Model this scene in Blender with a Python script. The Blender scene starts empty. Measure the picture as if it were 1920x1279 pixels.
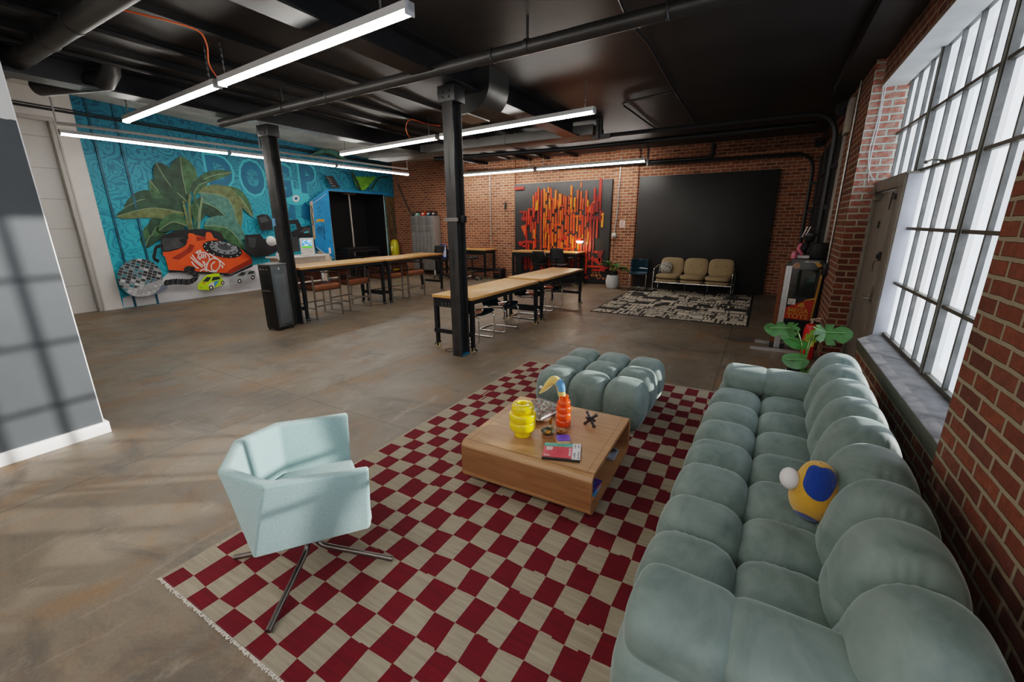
import bpy, bmesh, math, random
from mathutils import Vector, Matrix, Euler
R = random.Random(7)
C = bpy.context.scene.collection
PI = math.pi
# ------------------------------------------------------------------ camera
CAMH, F, CX, CY = 1.8, 798.4, 960.0, 639.5
def cam_axes():
    yaw, pitch, roll = -.52438, -.2713, -.00708
    cy, sy, cp, sp, cr, sr = math.cos(yaw), math.sin(yaw), math.cos(pitch), math.sin(pitch), math.cos(roll), math.sin(roll)
    f = Vector((sy*cp, cy*cp, sp)); r0 = Vector((cy, -sy, 0)); u0 = r0.cross(f)
    return r0*cr+u0*sr, u0*cr-r0*sr, f
AR, AU, AF = cam_axes()
def ray(x, y): return AR*((x-CX)/F) + AU*((CY-y)/F) + AF
def onz(x, y, z):
    d = ray(x, y); return Vector((0, 0, CAMH)) + d*((z-CAMH)/d.z)
def onx(x, y, X):
    d = ray(x, y); return Vector((0, 0, CAMH)) + d*(X/d.x)
def ony(x, y, Y):
    d = ray(x, y); return Vector((0, 0, CAMH)) + d*(Y/d.y)
cam = bpy.data.cameras.new('camera'); co = bpy.data.objects.new('camera', cam); C.objects.link(co)
M = Matrix((AR, AU, -AF)).transposed().to_4x4(); M.translation = (0, 0, CAMH); co.matrix_world = M
cam.sensor_width = 36; cam.lens = F/1920*36; cam.clip_start = .02; cam.clip_end = 200
bpy.context.scene.camera = co
# ------------------------------------------------------------------ materials
class NT:
    def __init__(s, name):
        s.m = bpy.data.materials.new(name); s.m.use_nodes = True; s.t = s.m.node_tree; s.t.nodes.clear()
        s.out = s.n('ShaderNodeOutputMaterial')
    def n(s, typ, **kw):
        o = s.t.nodes.new(typ)
        for k, v in kw.items():
            if k[0] == 'i' and k[1:].isdigit(): s.set(o.inputs[int(k[1:])], v)
            elif k in o.inputs.keys() if hasattr(o.inputs, 'keys') else False: s.set(o.inputs[k], v)
            else: setattr(o, k, v)
        return o
    def set(s, inp, v):
        if isinstance(v, bpy.types.NodeSocket): s.t.links.new(v, inp)
        elif isinstance(v, bpy.types.Node): s.t.links.new(v.outputs[0], inp)
        else:
            if hasattr(inp, 'default_value') and isinstance(v, tuple) and len(v) == 3 and inp.type == 'RGBA': v = (*v, 1)
            inp.default_value = v
    def math(s, op, a, b=0.0, c=None):
        o = s.n('ShaderNodeMath', operation=op); s.set(o.inputs[0], a); s.set(o.inputs[1], b)
        if c is not None: s.set(o.inputs[2], c)
        return o.outputs[0]
    def mix(s, fac, a, b, bt='MIX'):
        o = s.n('ShaderNodeMix', data_type='RGBA', blend_type=bt)
        s.set(o.inputs[0], fac); s.set(o.inputs[6], a); s.set(o.inputs[7], b); return o.outputs[2]
    def ramp(s, fac, stops):
        o = s.n('ShaderNodeValToRGB'); e = o.color_ramp.elements
        while len(e) < len(stops): e.new(.5)
        for k, (p, c) in enumerate(stops):
            e[k].position = p; e[k].color = (*c, 1) if len(c) == 3 else c
        s.set(o.inputs[0], fac); return o.outputs[0]
    def obj(s): return s.n('ShaderNodeTexCoord').outputs['Object']
    def noise(s, vec, scale, detail=4, rough=.55, dist=0, sc3=None):
        if sc3: vec = s.n('ShaderNodeMapping', Scale=sc3, Vector=vec).outputs[0]
        o = s.n('ShaderNodeTexNoise'); s.set(o.inputs['Vector'], vec); o.inputs['Scale'].default_value = scale
        o.inputs['Detail'].default_value = detail; o.inputs['Roughness'].default_value = rough; o.inputs['Distortion'].default_value = dist
        return o.outputs[0]
    def bump(s, h, strength=.3, dist=.01):
        o = s.n('ShaderNodeBump'); s.set(o.inputs['Height'], h); o.inputs['Strength'].default_value = strength; o.inputs['Distance'].default_value = dist
        return o.outputs[0]
    def pr(s, **kw):
        o = s.n('ShaderNodeBsdfPrincipled')
        for k, v in kw.items(): s.set(o.inputs[k.replace('_', ' ')], v)
        s.t.links.new(o.outputs[0], s.out.inputs[0]); return o
MATS = {}
def mat(name, col, rough=.5, metal=0., var=0., scale=6., bump=0., bscale=60., **kw):
    if name in MATS: return MATS[name]
    t = NT(name); base = col
    if var or bump: v = t.obj()
    if var:
        nz = t.noise(v, scale, 4)
        k = t.ramp(nz, [(.3, tuple(c*(1-var) for c in col)), (.7, tuple(min(1, c*(1+var)) for c in col))]); base = k
    args = dict(Base_Color=base, Roughness=rough, Metallic=metal)
    if bump: args['Normal'] = t.bump(t.noise(v, bscale, 3), bump, .01)
    args.update({k: v for k, v in kw.items()})
    t.pr(**args); MATS[name] = t.m; return t.m
def emis(name, col, st, base=(.8, .8, .8)):
    if name in MATS: return MATS[name]
    t = NT(name); t.pr(Base_Color=base, Roughness=.4, Emission_Color=col, Emission_Strength=st); MATS[name] = t.m; return t.m
# ------------------------------------------------------------------ mesh builder
class MB:
    def __init__(s): s.b = bmesh.new(); s.mi = 0
    def face(s, pts):
        vs = [s.b.verts.new(p) for p in pts]
        f = s.b.faces.new(vs); f.material_index = s.mi; return f
    def box(s, c, d, rot=None, bev=0, seg=2):
        m = Matrix.Translation(c)
        if rot is not None: m = m @ (rot if isinstance(rot, Matrix) else Euler(rot).to_matrix()).to_4x4()
        m = m @ Matrix.Diagonal((*d, 1))
        r = bmesh.ops.create_cube(s.b, size=1, matrix=m)
        fs = {f for v in r['verts'] for f in v.link_faces}
        if bev:
            es = list({e for f in fs for e in f.edges})
            q = bmesh.ops.bevel(s.b, geom=es, offset=bev, segments=seg, profile=.5, affect='EDGES', clamp_overlap=True)
            fs = {f for f in q['faces']} | {f for f in fs if f.is_valid} | {f for v in q['verts'] for f in v.link_faces}
        for f in fs: f.material_index = s.mi
        return s
    def bx(s, x0, x1, y0, y1, z0, z1, bev=0, seg=2):
        return s.box(((x0+x1)/2, (y0+y1)/2, (z0+z1)/2), (abs(x1-x0), abs(y1-y0), abs(z1-z0)), None, bev, seg)
    def loft(s, rings, caps=True, closed=False):
        vr = [[s.b.verts.new(p) for p in ring] for ring in rings]; n = len(vr[0])
        idx = list(range(len(vr)-1)) + ([len(vr)-1] if closed else [])
        for i in idx:
            a, b = vr[i], vr[(i+1) % len(vr)]
            for j in range(n):
                f = s.b.faces.new((a[j], a[(j+1) % n], b[(j+1) % n], b[j])); f.material_index = s.mi
        if caps and not closed:
            for v in (vr[0][::-1], vr[-1]):
                f = s.b.faces.new(v); f.material_index = s.mi
        return s
    def tube(s, pts, r, n=8, closed=False, caps=True, flat=None):
        pts = [Vector(p) for p in pts]; N = len(pts); rings = []; ref = None
        for i, p in enumerate(pts):
            a = pts[i-1] if (i > 0 or closed) else p; b = pts[(i+1) % N] if (i < N-1 or closed) else p
            t = (b-a)
            if t.length < 1e-9: t = Vector((0, 0, 1))
            t.normalize()
            if ref is None:
                ref = Vector((0, 0, 1)) if abs(t.z) < .9 else Vector((1, 0, 0))
                u = (ref - t*ref.dot(t)).normalized()
            else: u = (u - t*u.dot(t)).normalized()
            w = t.cross(u); rr = r[i] if isinstance(r, (list, tuple)) else r
            fu, fw = flat or (1, 1)
            rings.append([p + u*(rr*fu*math.cos(2*PI*k/n)) + w*(rr*fw*math.sin(2*PI*k/n)) for k in range(n)])
        return s.loft(rings, caps, closed)
    def cyl(s, p0, p1, r, r2=None, n=16): return s.tube([p0, p1], [r, r if r2 is None else r2], n)
    def lathe(s, prof, c=(0, 0, 0), n=28, axis=None):
        c = Vector(c); mm = axis or Matrix.Identity(3)
        rings = [[c + mm @ Vector((max(r, 1e-4)*math.cos(2*PI*k/n), max(r, 1e-4)*math.sin(2*PI*k/n), z)) for k in range(n)] for r, z in prof]
        return s.loft(rings, True)
    def prism(s, pts, off):
        off = Vector(off); a = [s.b.verts.new(p) for p in pts]; b = [s.b.verts.new(Vector(p)+off) for p in pts]; n = len(a)
        for fv in (a[::-1], b, *[(a[i], a[(i+1) % n], b[(i+1) % n], b[i]) for i in range(n)]):
            f = s.b.faces.new(fv); f.material_index = s.mi
        return s
    def sphere(s, c, r, nu=16, nv=10, sc=(1, 1, 1)):
        m = Matrix.Translation(c) @ Matrix.Diagonal((r*sc[0], r*sc[1], r*sc[2], 1))
        q = bmesh.ops.create_uvsphere(s.b, u_segments=nu, v_segments=nv, radius=1, matrix=m)
        for v in q['verts']:
            for f in v.link_faces: f.material_index = s.mi
        return s
    def grid(s, fn, nu, nv, thick=None):
        vs = [[s.b.verts.new(fn(i/nu, j/nv)) for j in range(nv+1)] for i in range(nu+1)]
        for i in range(nu):
            for j in range(nv):
                f = s.b.faces.new((vs[i][j], vs[i+1][j], vs[i+1][j+1], vs[i][j+1])); f.material_index = s.mi
        return s
    def tuft(s, c, h, p=3.2, n=12, rot=None, pucker=0., pz=0.):
        """puffy pillow block: a cube grid pulled onto a p-norm ball"""
        c = Vector(c); cache = {}; rm = rot or Matrix.Identity(3)
        def V(q):
            k = tuple(round(x*1000) for x in q)
            if k in cache: return cache[k]
            pp = p if isinstance(p, tuple) else (p, p, p); sm = 1.
            for _ in range(9):
                tt = [abs(x*sm)**e for x, e in zip(q, pp)]; sm -= (sum(tt)-1)*sm/max(1e-6, sum(a*e for a, e in zip(tt, pp)))
            w = Vector([x*sm for x in q])
            g = 1.
            if pucker:
                e = max(0, abs(w.y)-.5)/.5
                ang = math.atan2(w.z, w.x); g = 1 - pucker*min(1, e)*(.5+.5*math.sin(ang*21+math.sin(ang*5+c.y*3)*2.5+c.y*9))*(1-min(1, e)**3)
            v = s.b.verts.new(c + rm @ Vector((w.x*h[0]*g, w.y*h[1], w.z*h[2]*g))); cache[k] = v; return v
        L = [math.tan((i/n*2-1)*PI/4) for i in range(n+1)]
        for ax in range(3):
            for sg in (-1, 1):
                for i in range(n):
                    for j in range(n):
                        q = []
                        for (a, b) in ((i, j), (i+1, j), (i+1, j+1), (i, j+1)):
                            t = [0, 0, 0]; t[ax] = sg; t[(ax+1) % 3] = L[a]; t[(ax+2) % 3] = L[b]; q.append(V(t))
                        if sg < 0: q.reverse()
                        f = s.b.faces.new(q); f.material_index = s.mi
        return s
    def xf(s, m): bmesh.ops.transform(s.b, matrix=m, verts=s.b.verts); return s
    def build(s, name, mats, parent=None, smooth=True, solid=0, bevel=0, sub=0, ang=35, **props):
        if not isinstance(mats, (list, tuple)): mats = [mats]
        bmesh.ops.recalc_face_normals(s.b, faces=s.b.faces)
        me = bpy.data.meshes.new(name); s.b.to_mesh(me); s.b.free()
        for m in mats: me.materials.append(m)
        o = bpy.data.objects.new(name, me); C.objects.link(o)
        if parent is not None: o.parent = parent
        if solid:
            q = o.modifiers.new('s', 'SOLIDIFY'); q.thickness = solid; q.offset = 0
        if bevel:
            q = o.modifiers.new('b', 'BEVEL'); q.width = bevel; q.segments = 3; q.limit_method = 'ANGLE'; q.angle_limit = math.radians(30)
        if sub:
            q = o.modifiers.new('u', 'SUBSURF'); q.levels = sub; q.render_levels = sub
        if smooth:
            for p in me.polygons: p.use_smooth = True
            if not sub and not bevel: me.set_sharp_from_angle(angle=math.radians(ang))
        for k, v in props.items(): o[k] = v
        return o
def tag(o, label, cat, group=None, kind=None):
    o['label'] = label; o['category'] = cat
    if group: o['group'] = group
    if kind: o['kind'] = kind
    return o
def thing(name, label, cat, loc=(0, 0, 0), rz=0, group=None):
    o = bpy.data.objects.new(name, None); C.objects.link(o); o.location = loc; o.rotation_euler = (0, 0, rz); o.empty_display_size = .1
    return tag(o, label, cat, group)
def struct(o): o['kind'] = 'structure'; return o
def dup(root, loc, rz=0, label=None, group=None):
    r = root.copy(); C.objects.link(r); r.location = loc; r.rotation_euler = (0, 0, rz)
    if label: r['label'] = label
    if group: r['group'] = group
    for ch in list(root.children):
        c = ch.copy(); C.objects.link(c); c.parent = r
        for g in list(ch.children):
            d = g.copy(); C.objects.link(d); d.parent = c
    return r
def text_mesh(body, bold=0.0, extrude=.001):
    cu = bpy.data.curves.new('lettering', 'FONT'); cu.body = body; cu.size = 1; cu.extrude = extrude; cu.offset = bold; cu.resolution_u = 3
    o = bpy.data.objects.new('lettering', cu); C.objects.link(o)
    dg = bpy.context.evaluated_depsgraph_get(); me = bpy.data.meshes.new_from_object(o.evaluated_get(dg))
    bpy.data.objects.remove(o); bpy.data.curves.remove(cu)
    return me
def lettering(body, origin, ux, uy, w, h, m, parent, bold=0., name='lettering', skew=0, depth=.002):
    """text fitted in a w x h box at origin, baseline along ux, up along uy"""
    me = text_mesh(body, bold); xs = [v.co.x for v in me.vertices]; ys = [v.co.y for v in me.vertices]
    x0, x1, y0, y1 = min(xs), max(xs), min(ys), max(ys); ux = Vector(ux).normalized(); uy = Vector(uy).normalized(); n = ux.cross(uy); o = Vector(origin)
    for v in me.vertices:
        a, b, c = (v.co.x-x0)/(x1-x0)*w, (v.co.y-y0)/(y1-y0)*h, v.co.z
        v.co = o + ux*(a+skew*b) + uy*b + n*(c/.001*depth)
    me.materials.append(m); ob = bpy.data.objects.new(name, me); C.objects.link(ob)
    if parent is not None: ob.parent = parent
    return ob
def bez(pts, n=8):
    """Catmull-Rom through pts"""
    P = [Vector(p) for p in pts]; out = []
    for i in range(len(P)-1):
        a, b, c, d = P[max(i-1, 0)], P[i], P[i+1], P[min(i+2, len(P)-1)]
        for k in range(n):
            t = k/n; out.append(.5*((2*b)+(c-a)*t+(2*a-5*b+4*c-d)*t*t+(3*b-a-3*c+d)*t**3))
    return out+[P[-1]]
def fillet(pts, r=.03, n=5):
    P = [Vector(p) for p in pts]; out = [P[0]]
    for i in range(1, len(P)-1):
        a, b, c = P[i-1], P[i], P[i+1]; u = (a-b); v = (c-b); d = min(r, u.length*.49, v.length*.49)
        p, q = b+u.normalized()*d, b+v.normalized()*d
        out += [p.lerp(b, t/n).lerp(b.lerp(q, t/n), t/n) for t in range(n+1)]
    return out+[P[-1]]
# ------------------------------------------------------------------ surface materials
def brick_mat(name, bricks, mortar, white=False, bump=.6, ms=.0075):
    t = NT(name); v = t.obj(); s = t.n('ShaderNodeSeparateXYZ'); t.set(s.inputs[0], v)
    wob = t.noise(v, 9, 3); wz = t.math('MULTIPLY', t.math('SUBTRACT', wob, .5), .012)
    u = t.math('ADD', t.math('ADD', s.outputs[0], s.outputs[1]), wz); w = t.math('ADD', s.outputs[2], wz)
    c = t.n('ShaderNodeCombineXYZ'); t.set(c.inputs[0], u); t.set(c.inputs[1], w)
    b = t.n('ShaderNodeTexBrick'); t.set(b.inputs['Vector'], c)
    b.inputs['Scale'].default_value = 1; b.inputs['Brick Width'].default_value = .215; b.inputs['Row Height'].default_value = .0783
    b.inputs['Mortar Size'].default_value = ms; b.inputs['Mortar Smooth'].default_value = .25; b.inputs['Bias'].default_value = 0
    b.inputs['Color1'].default_value = (0, 0, 0, 1); b.inputs['Color2'].default_value = (1, 1, 1, 1); b.inputs['Mortar'].default_value = (.5, .5, .5, 1)
    col = t.ramp(b.outputs['Color'], bricks)
    n1 = t.noise(v, 26, 5, .65); col = t.mix(t.ramp(n1, [(.35, (0, 0, 0)), (.75, (.55, .55, .55))]), col, tuple(x*.45 for x in bricks[0][1]))
    n2 = t.noise(v, 1.3, 3); mo = t.mix(n2, mortar, tuple(x*.62 for x in mortar))
    splash = t.ramp(t.noise(v, 14, 4, .7), [(.62, (0, 0, 0)), (.75, (.5, .5, .5))]); col = t.mix(splash, col, mo)
    full = t.mix(b.outputs['Fac'], col, mo)
    if white:   # lime-washed jamb above the door and around the window reveal
        m1 = t.math('MULTIPLY', t.math('LESS_THAN', s.outputs[1], 6.895), t.math('GREATER_THAN', s.outputs[1], 6.8))
        zz = t.n('ShaderNodeMapRange'); t.set(zz.inputs[0], s.outputs[2]); zz.inputs[1].default_value = 1.6; zz.inputs[2].default_value = 2.3
        m1 = t.math('MULTIPLY', m1, zz.outputs[0])
        wash = t.mix(b.outputs['Fac'], t.mix(t.ramp(t.noise(v, 18, 5, .7), [(.4, (0, 0, 0)), (.7, (1, 1, 1))]), (.42, .13, .09), (.5, .4, .34)), (.55, .6, .52))
        full = t.mix(m1, full, wash)
    h = t.math('ADD', t.math('MULTIPLY', t.math('SUBTRACT', 1.0, b.outputs['Fac']), 1.0), t.math('MULTIPLY', t.noise(v, 45, 4), .45))
    t.pr(Base_Color=full, Roughness=.88, Normal=t.bump(h, bump, .012)); return t.m
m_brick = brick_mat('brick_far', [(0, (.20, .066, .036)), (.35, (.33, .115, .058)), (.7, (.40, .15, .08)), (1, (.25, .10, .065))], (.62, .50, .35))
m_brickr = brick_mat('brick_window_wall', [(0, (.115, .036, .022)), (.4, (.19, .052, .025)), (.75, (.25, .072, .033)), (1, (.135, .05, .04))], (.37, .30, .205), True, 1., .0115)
def floor_mat():
    t = NT('stained_concrete'); v = t.obj()
    a = t.noise(v, .55, 6, .62, .6); b = t.noise(v, 2.2, 7, .68, .5, (1, .6, 1)); c = t.noise(v, 9, 6, .7); d = t.noise(v, 70, 3, .6)
    col = t.ramp(a, [(.3, (.075, .062, .05)), (.44, (.15, .115, .082)), (.58, (.20, .155, .11)), (.74, (.26, .21, .16))])
    col = t.mix(t.ramp(b, [(.5, (0, 0, 0)), (.68, (.8, .8, .8))]), col, (.25, .13, .055))
    b2 = t.noise(v, 1.4, 7, .7, .8, (.7, 1.5, 1)); col = t.mix(t.ramp(b2, [(.52, (0, 0, 0)), (.68, (.85, .85, .85))]), col, (.06, .053, .047))
    b3 = t.noise(v, 3.1, 8, .75, 1.2, (1.8, .5, 1)); col = t.mix(t.ramp(b3, [(.56, (0, 0, 0)), (.74, (.6, .6, .6))]), col, (.42, .36, .3))
    col = t.mix(t.ramp(c, [(.35, (0, 0, 0)), (.75, (.4, .4, .4))]), col, (.16, .13, .105))
    col = t.mix(t.ramp(d, [(.4, (.25, .25, .25)), (.62, (0, 0, 0))]), col, (.08, .07, .06))
    s = t.n('ShaderNodeSeparateXYZ'); t.set(s.inputs[0], v)          # saw-cut joints
    jx = t.math('ABSOLUTE', t.math('SUBTRACT', t.math('FRACT', t.math('MULTIPLY', t.math('ADD', s.outputs[0], t.math('MULTIPLY', a, .03)), 1/3.8)), .93))
    jy = t.math('ABSOLUTE', t.math('SUBTRACT', t.math('FRACT', t.math('MULTIPLY', t.math('ADD', s.outputs[1], t.math('MULTIPLY', a, .03)), 1/3.3)), .78))
    j = t.math('LESS_THAN', t.math('MINIMUM', jx, jy), .0016); col = t.mix(t.math('MULTIPLY', j, .75), col, (.06, .05, .042))
    rg = t.ramp(b, [(.3, (.34, .34, .34)), (.7, (.62, .62, .62))])
    t.pr(Base_Color=col, Roughness=rg, Normal=t.bump(t.math('ADD', c, t.math('MULTIPLY', j, -1.)), .12, .006)); return t.m
m_floor = floor_mat()
m_white = mat('white_wall_paint', (.72, .69, .66), .7, var=.06, scale=2, bump=.05, bscale=120)
m_ceil = mat('black_ceiling_paint', (.024, .022, .021), .5, var=.35, scale=1.2, bump=.15, bscale=9)
m_ceilg = mat('grey_soffit_paint', (.6, .58, .55), .6, var=.25, scale=1.5)
m_blkm = mat('black_metal', (.022, .022, .024), .42, .2, var=.25, scale=3, bump=.08, bscale=40)
m_blk = mat('matte_black', (.012, .012, .013), .55)
m_dkgrey = mat('dark_grey_duct', (.045, .044, .043), .42, .25, var=.2, scale=2)
m_chrome = mat('chrome', (.75, .73, .7), .14, 1.)
m_steel = mat('brushed_steel', (.5, .48, .46), .32, 1., var=.08, scale=20)
m_galv = mat('galvanised_conduit', (.42, .42, .40), .4, .9, var=.15, scale=10)
m_offw = mat('off_white_plastic', (.7, .68, .64), .5)
m_grn = mat('green_grey_sill_edge', (.13, .125, .085), .85, var=.35, scale=14, bump=.3, bscale=40)
m_tube = emis('led_diffuser', (1, .955, .89), 22)
m_tuber = mat('fixture_housing', (.62, .62, .62), .45)
# ------------------------------------------------------------------ floor, walls, ceiling
H0 = 3.68
struct(MB().bx(-13.4, 1.5, -4.2, 12.9, -.2, 0).build('floor', m_floor, smooth=False))
w = MB(); w.bx(-12.6, 1.5, 12.45, 12.8, 0, 4.5); w.bx(-3.82, -3.17, 12.38, 12.46, 0, 3.68); w.bx(-8.0, -7.02, 12.38, 12.46, 0, 3.68)
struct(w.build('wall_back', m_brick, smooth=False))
w = MB(); w.bx(.86, 1.45, 1.0, 2.64, 0, H0+.1); w.bx(.86, 1.45, 6.88, 8.45, 0, H0+.1); w.bx(.94, 1.45, 2.64, 5.24, 0, .575)
w.bx(.94, 1.45, 2.64, 6.88, 3.275, H0+.1); w.bx(.90, 1.45, 8.45, 12.45, 3.2, H0+.1); w.bx(.9, 1.45, 12.2, 12.45, 0, 3.2)
w.bx(.86, 1.45, -4.2, -3., 0, H0+.1); w.bx(.94, 1.45, -3., 1., 0, .6); w.bx(.94, 1.45, -3., 1., 3.275, H0+.1)
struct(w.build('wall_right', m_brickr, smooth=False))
struct(MB().bx(.945, 1.3, 2.64, 6.88, 3.262, 3.276).build('trim_1', mat('white_lintel_paint', (.62, .62, .6), .6, var=.12, scale=3), smooth=False))
# left wall with its opening, the big white door recess, front wall behind the camera
w = MB()
for y0, y1, z0, z1 in ((-4.2, 1.5, 0, 4.6), (1.5, 3.44, 3.77, 4.6), (3.44, 9.52, 0, 4.6), (9.52, 11.92, 2.84, 4.6), (11.92, 12.45, 0, 4.6)):
    w.bx(-12.6, -12.3, y0, y1, z0, z1)
struct(w.build('wall_left', m_white, smooth=False))
w = MB(); w.bx(-13.4, -13.3, 9.3, 12.1, 0, 3); w.bx(-13.4, -12.296, 9.42, 9.53, 0, 2.95); w.bx(-13.4, -12.296, 11.90, 12.02, 0, 2.95); w.bx(-13.4, -12.296, 9.42, 12.02, 2.825, 2.95)
struct(w.build('wall_niche', m_blk, smooth=False))
struct(MB().bx(-12.6, 1.5, -4.4, -4.2, 0, 4.6).build('wall_front', m_white, smooth=False))
c = MB(); c.bx(-8.6, 1.5, -4.2, 12.8, H0, H0+.1)
struct(c.build('ceiling', m_ceil, smooth=False))
c = MB(); zz = lambda y: 4.46-.042*y
c.mi = 0; c.face([(-12.6, -4.2, zz(-4.2)), (-8.55, -4.2, zz(-4.2)), (-8.55, 12.6, zz(12.6)), (-12.6, 12.6, zz(12.6))])
c.mi = 1; c.bx(-8.62, -8.5, -4.2, 12.6, H0-.0, 4.7); c.bx(-9.4, -9.25, -4.2, 12.5, 3.98, 4.12); c.bx(-8.95, -8.85, -4.2, 12.5, 3.9, 4.0)
struct(c.build('ceiling_bay', [m_ceilg, m_ceil], smooth=False))
# painted partition in the near left
t = NT('partition_paint'); v = t.obj(); sp = t.n('ShaderNodeSeparateXYZ'); t.set(sp.inputs[0], v)
zz_ = t.math('ADD', sp.outputs[2], t.math('MULTIPLY', t.noise(v, 3, 4), .12))
col = t.mix(t.math('GREATER_THAN', zz_, 2.62), t.mix(t.noise(v, 2.2, 5, .6), (.04, .046, .052), (.07, .08, .09)), (.6, .6, .61))
edge = t.math('MULTIPLY', t.math('GREATER_THAN', sp.outputs[1], 1.183), 1.0); col = t.mix(edge, col, (.75, .75, .75))
t.pr(Base_Color=col, Roughness=.5, Normal=t.bump(t.noise(v, 140, 2), .08, .004)); m_part = t.m
struct(MB().bx(-5.3, -4.92, -1.2, 1.19, 0, H0).build('wall_partition', m_part, smooth=False))
struct(MB().bx(-5.32, -4.895, -1.22, 1.215, 0, .105, .004).build('baseboard_partition', mat('white_trim_paint', (.8, .79, .77), .4)))
# big white sectional door in the left wall
d = struct(MB().bx(-12.52, -12.44, 1.5, 3.44, 0, 3.77).build('door_1', mat('white_door_paint', (.66, .64, .61), .55), smooth=False))
q = MB()
for k in range(1, 7): q.bx(-12.442, -12.436, 1.5, 3.44, k*.58-.006, k*.58+.006)
q.build('panel_seam', mat('seam_grey', (.4, .39, .37), .7), d, False)
q = MB(); q.bx(-12.44, -12.29, 3.40, 3.47, 0, 3.80, .004); q.bx(-12.44, -12.285, 1.5, 3.47, 3.76, 3.83, .004); q.bx(-12.36, -12.28, 3.47, 3.5, 0, 3.8)
q.build('door_frame', mat('door_frame_grey', (.5, .48, .45), .5), d)
q = MB(); q.tube([(-12.27, y, 4.02-.012*(y-3)) for y in (-3, 1, 3, 6, 12.4)], .012); q.tube([(-12.27, y, 3.97-.012*(y-3)) for y in (-3, 1, 3, 6, 12.4)], .022)
tag(q.build('conduit', m_blkm), 'pair of dark conduits running along the top of the teal mural wall', 'conduit')
# ------------------------------------------------------------------ windows of the right wall
def frosted():
    t = NT('wired_frosted_glass_glow'); v = t.obj()
    w1 = t.n('ShaderNodeTexVoronoi'); w1.inputs['Scale'].default_value = 62; t.set(w1.inputs['Vector'], v)
    n = t.noise(v, 1.1, 4, .6, 0, (1, 1.6, .6)); col = t.ramp(n, [(.3, (.66, .78, .92)), (.55, (.86, .91, .96)), (.75, (1, .98, .93))])
    em = t.n('ShaderNodeEmission'); em.inputs[1].default_value = 1.05  # emission in the panes stands in for daylight glowing through them
    t.set(em.inputs[0], t.mix(t.math('MULTIPLY', w1.outputs[0], .6), col, (.62, .7, .8)))
    tr = t.n('ShaderNodeBsdfTransparent'); tr.inputs[0].default_value = (.95, .97, 1, 1)
    gl = t.n('ShaderNodeBsdfGlossy'); gl.inputs[1].default_value = .25
    m1 = t.n('ShaderNodeMixShader'); m1.inputs[0].default_value = .30; t.t.links.new(em.outputs[0], m1.inputs[1]); t.t.links.new(tr.outputs[0], m1.inputs[2])
    m2 = t.n('ShaderNodeMixShader'); m2.inputs[0].default_value = .04; t.t.links.new(m1.outputs[0], m2.inputs[1]); t.t.links.new(gl.outputs[0], m2.inputs[2])
    t.t.links.new(m2.outputs[0], t.out.inputs[0]); return t.m
m_glass = frosted(); m_mull = mat('grey_steel_sash', (.135, .135, .13), .5, .3, var=.3, scale=8); m_mulld = mat('olive_steel_sash', (.085, .078, .06), .5, .3, var=.3, scale=8)
XG = 1.2
def window(name, ys, thick, z0, rows, yend):
    root = struct(bpy.data.objects.new(name, None)); C.objects.link(root); z1 = rows[-1]
    f = MB(); f.bx(XG-.03, XG+.05, ys[0]-.04, yend, z1-.015, z1+.05); f.bx(XG-.035, XG+.05, ys[0]-.04, yend, z0-.035, z0+.012)
    f.build('window_frame', m_mulld, root, False)
    f = MB()
    for y in ys:
        th = .024 if y in thick else .014
        f.bx(XG-.045 if y in thick else XG-.028, XG+.03, y-th, y+th, z0, z1)
    f.build('mullion', m_mull, root, False)
    f = MB()
    for z in rows[:-1]: f.bx(XG-.036, XG+.02, ys[0], yend, z-.013, z+.013)
    for y in thick: f.bx(XG-.06, XG-.02, y-.012, y+.012, z0, z1)
    f.build('transom', m_mulld, root, False)
    f = MB(); f.face([(XG, ys[0], z0), (XG, yend, z0), (XG, yend, z1), (XG, ys[0], z1)])
    f.build('window_pane', m_glass, root, False); return root
rows = [1.2, 1.72, 2.24, 2.757, 3.275]
win = window('window_1', [2.3, 2.67, 3.04, 3.41, 3.78, 4.15, 4.51, 4.87, 5.23, 5.62, 6.02, 6.4, 6.73, 7.08], (4.15, 5.62), .69, rows, 7.1)
q = MB(); q.tube([(1.17, 4.93, 2.26), (1.10, 4.93, 2.27), (1.06, 4.9, 2.25)], .008); q.box((1.165, 4.93, 2.245), (.02, .07, .03)); q.sphere((1.06, 4.9, 2.25), .014); q.build('latch', m_mulld, win)
window('added_fill_window', [-3, -2.6, -2.2, -1.8, -1.4, -1, -.6, -.2, .2, .6, 1.0], (-1.4, .2), .69, rows, 1.0)  # unseen window behind the camera, added to fill the room with light
f = MB(); f.prism([(.925, 2.64, .57), (1.24, 2.64, .57), (1.24, 5.6, .57), (1.09, 5.53, .57), (.925, 5.24, .57)], (0, 0, .097))
t = NT('worn_grey_sill'); v = t.obj(); n = t.noise(v, 4, 6, .7, 1.); ge = t.n('ShaderNodeNewGeometry'); sp = t.n('ShaderNodeSeparateXYZ'); t.set(sp.inputs[0], ge.outputs['Normal'])
col = t.ramp(n, [(.3, (.09, .086, .09)), (.5, (.20, .193, .197)), (.7, (.27, .262, .262))]); col = t.mix(t.math('GREATER_THAN', sp.outputs[2], .5), (.105, .10, .075), col)
t.pr(Base_Color=col, Roughness=.7, Normal=t.bump(n, .2, .01)); struct(f.build('trim_2', t.m, bevel=.006))
struct(MB().bx(.92, 1.3, -3, 1., .57, .667).build('trim_3', t.m, smooth=False))
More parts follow.
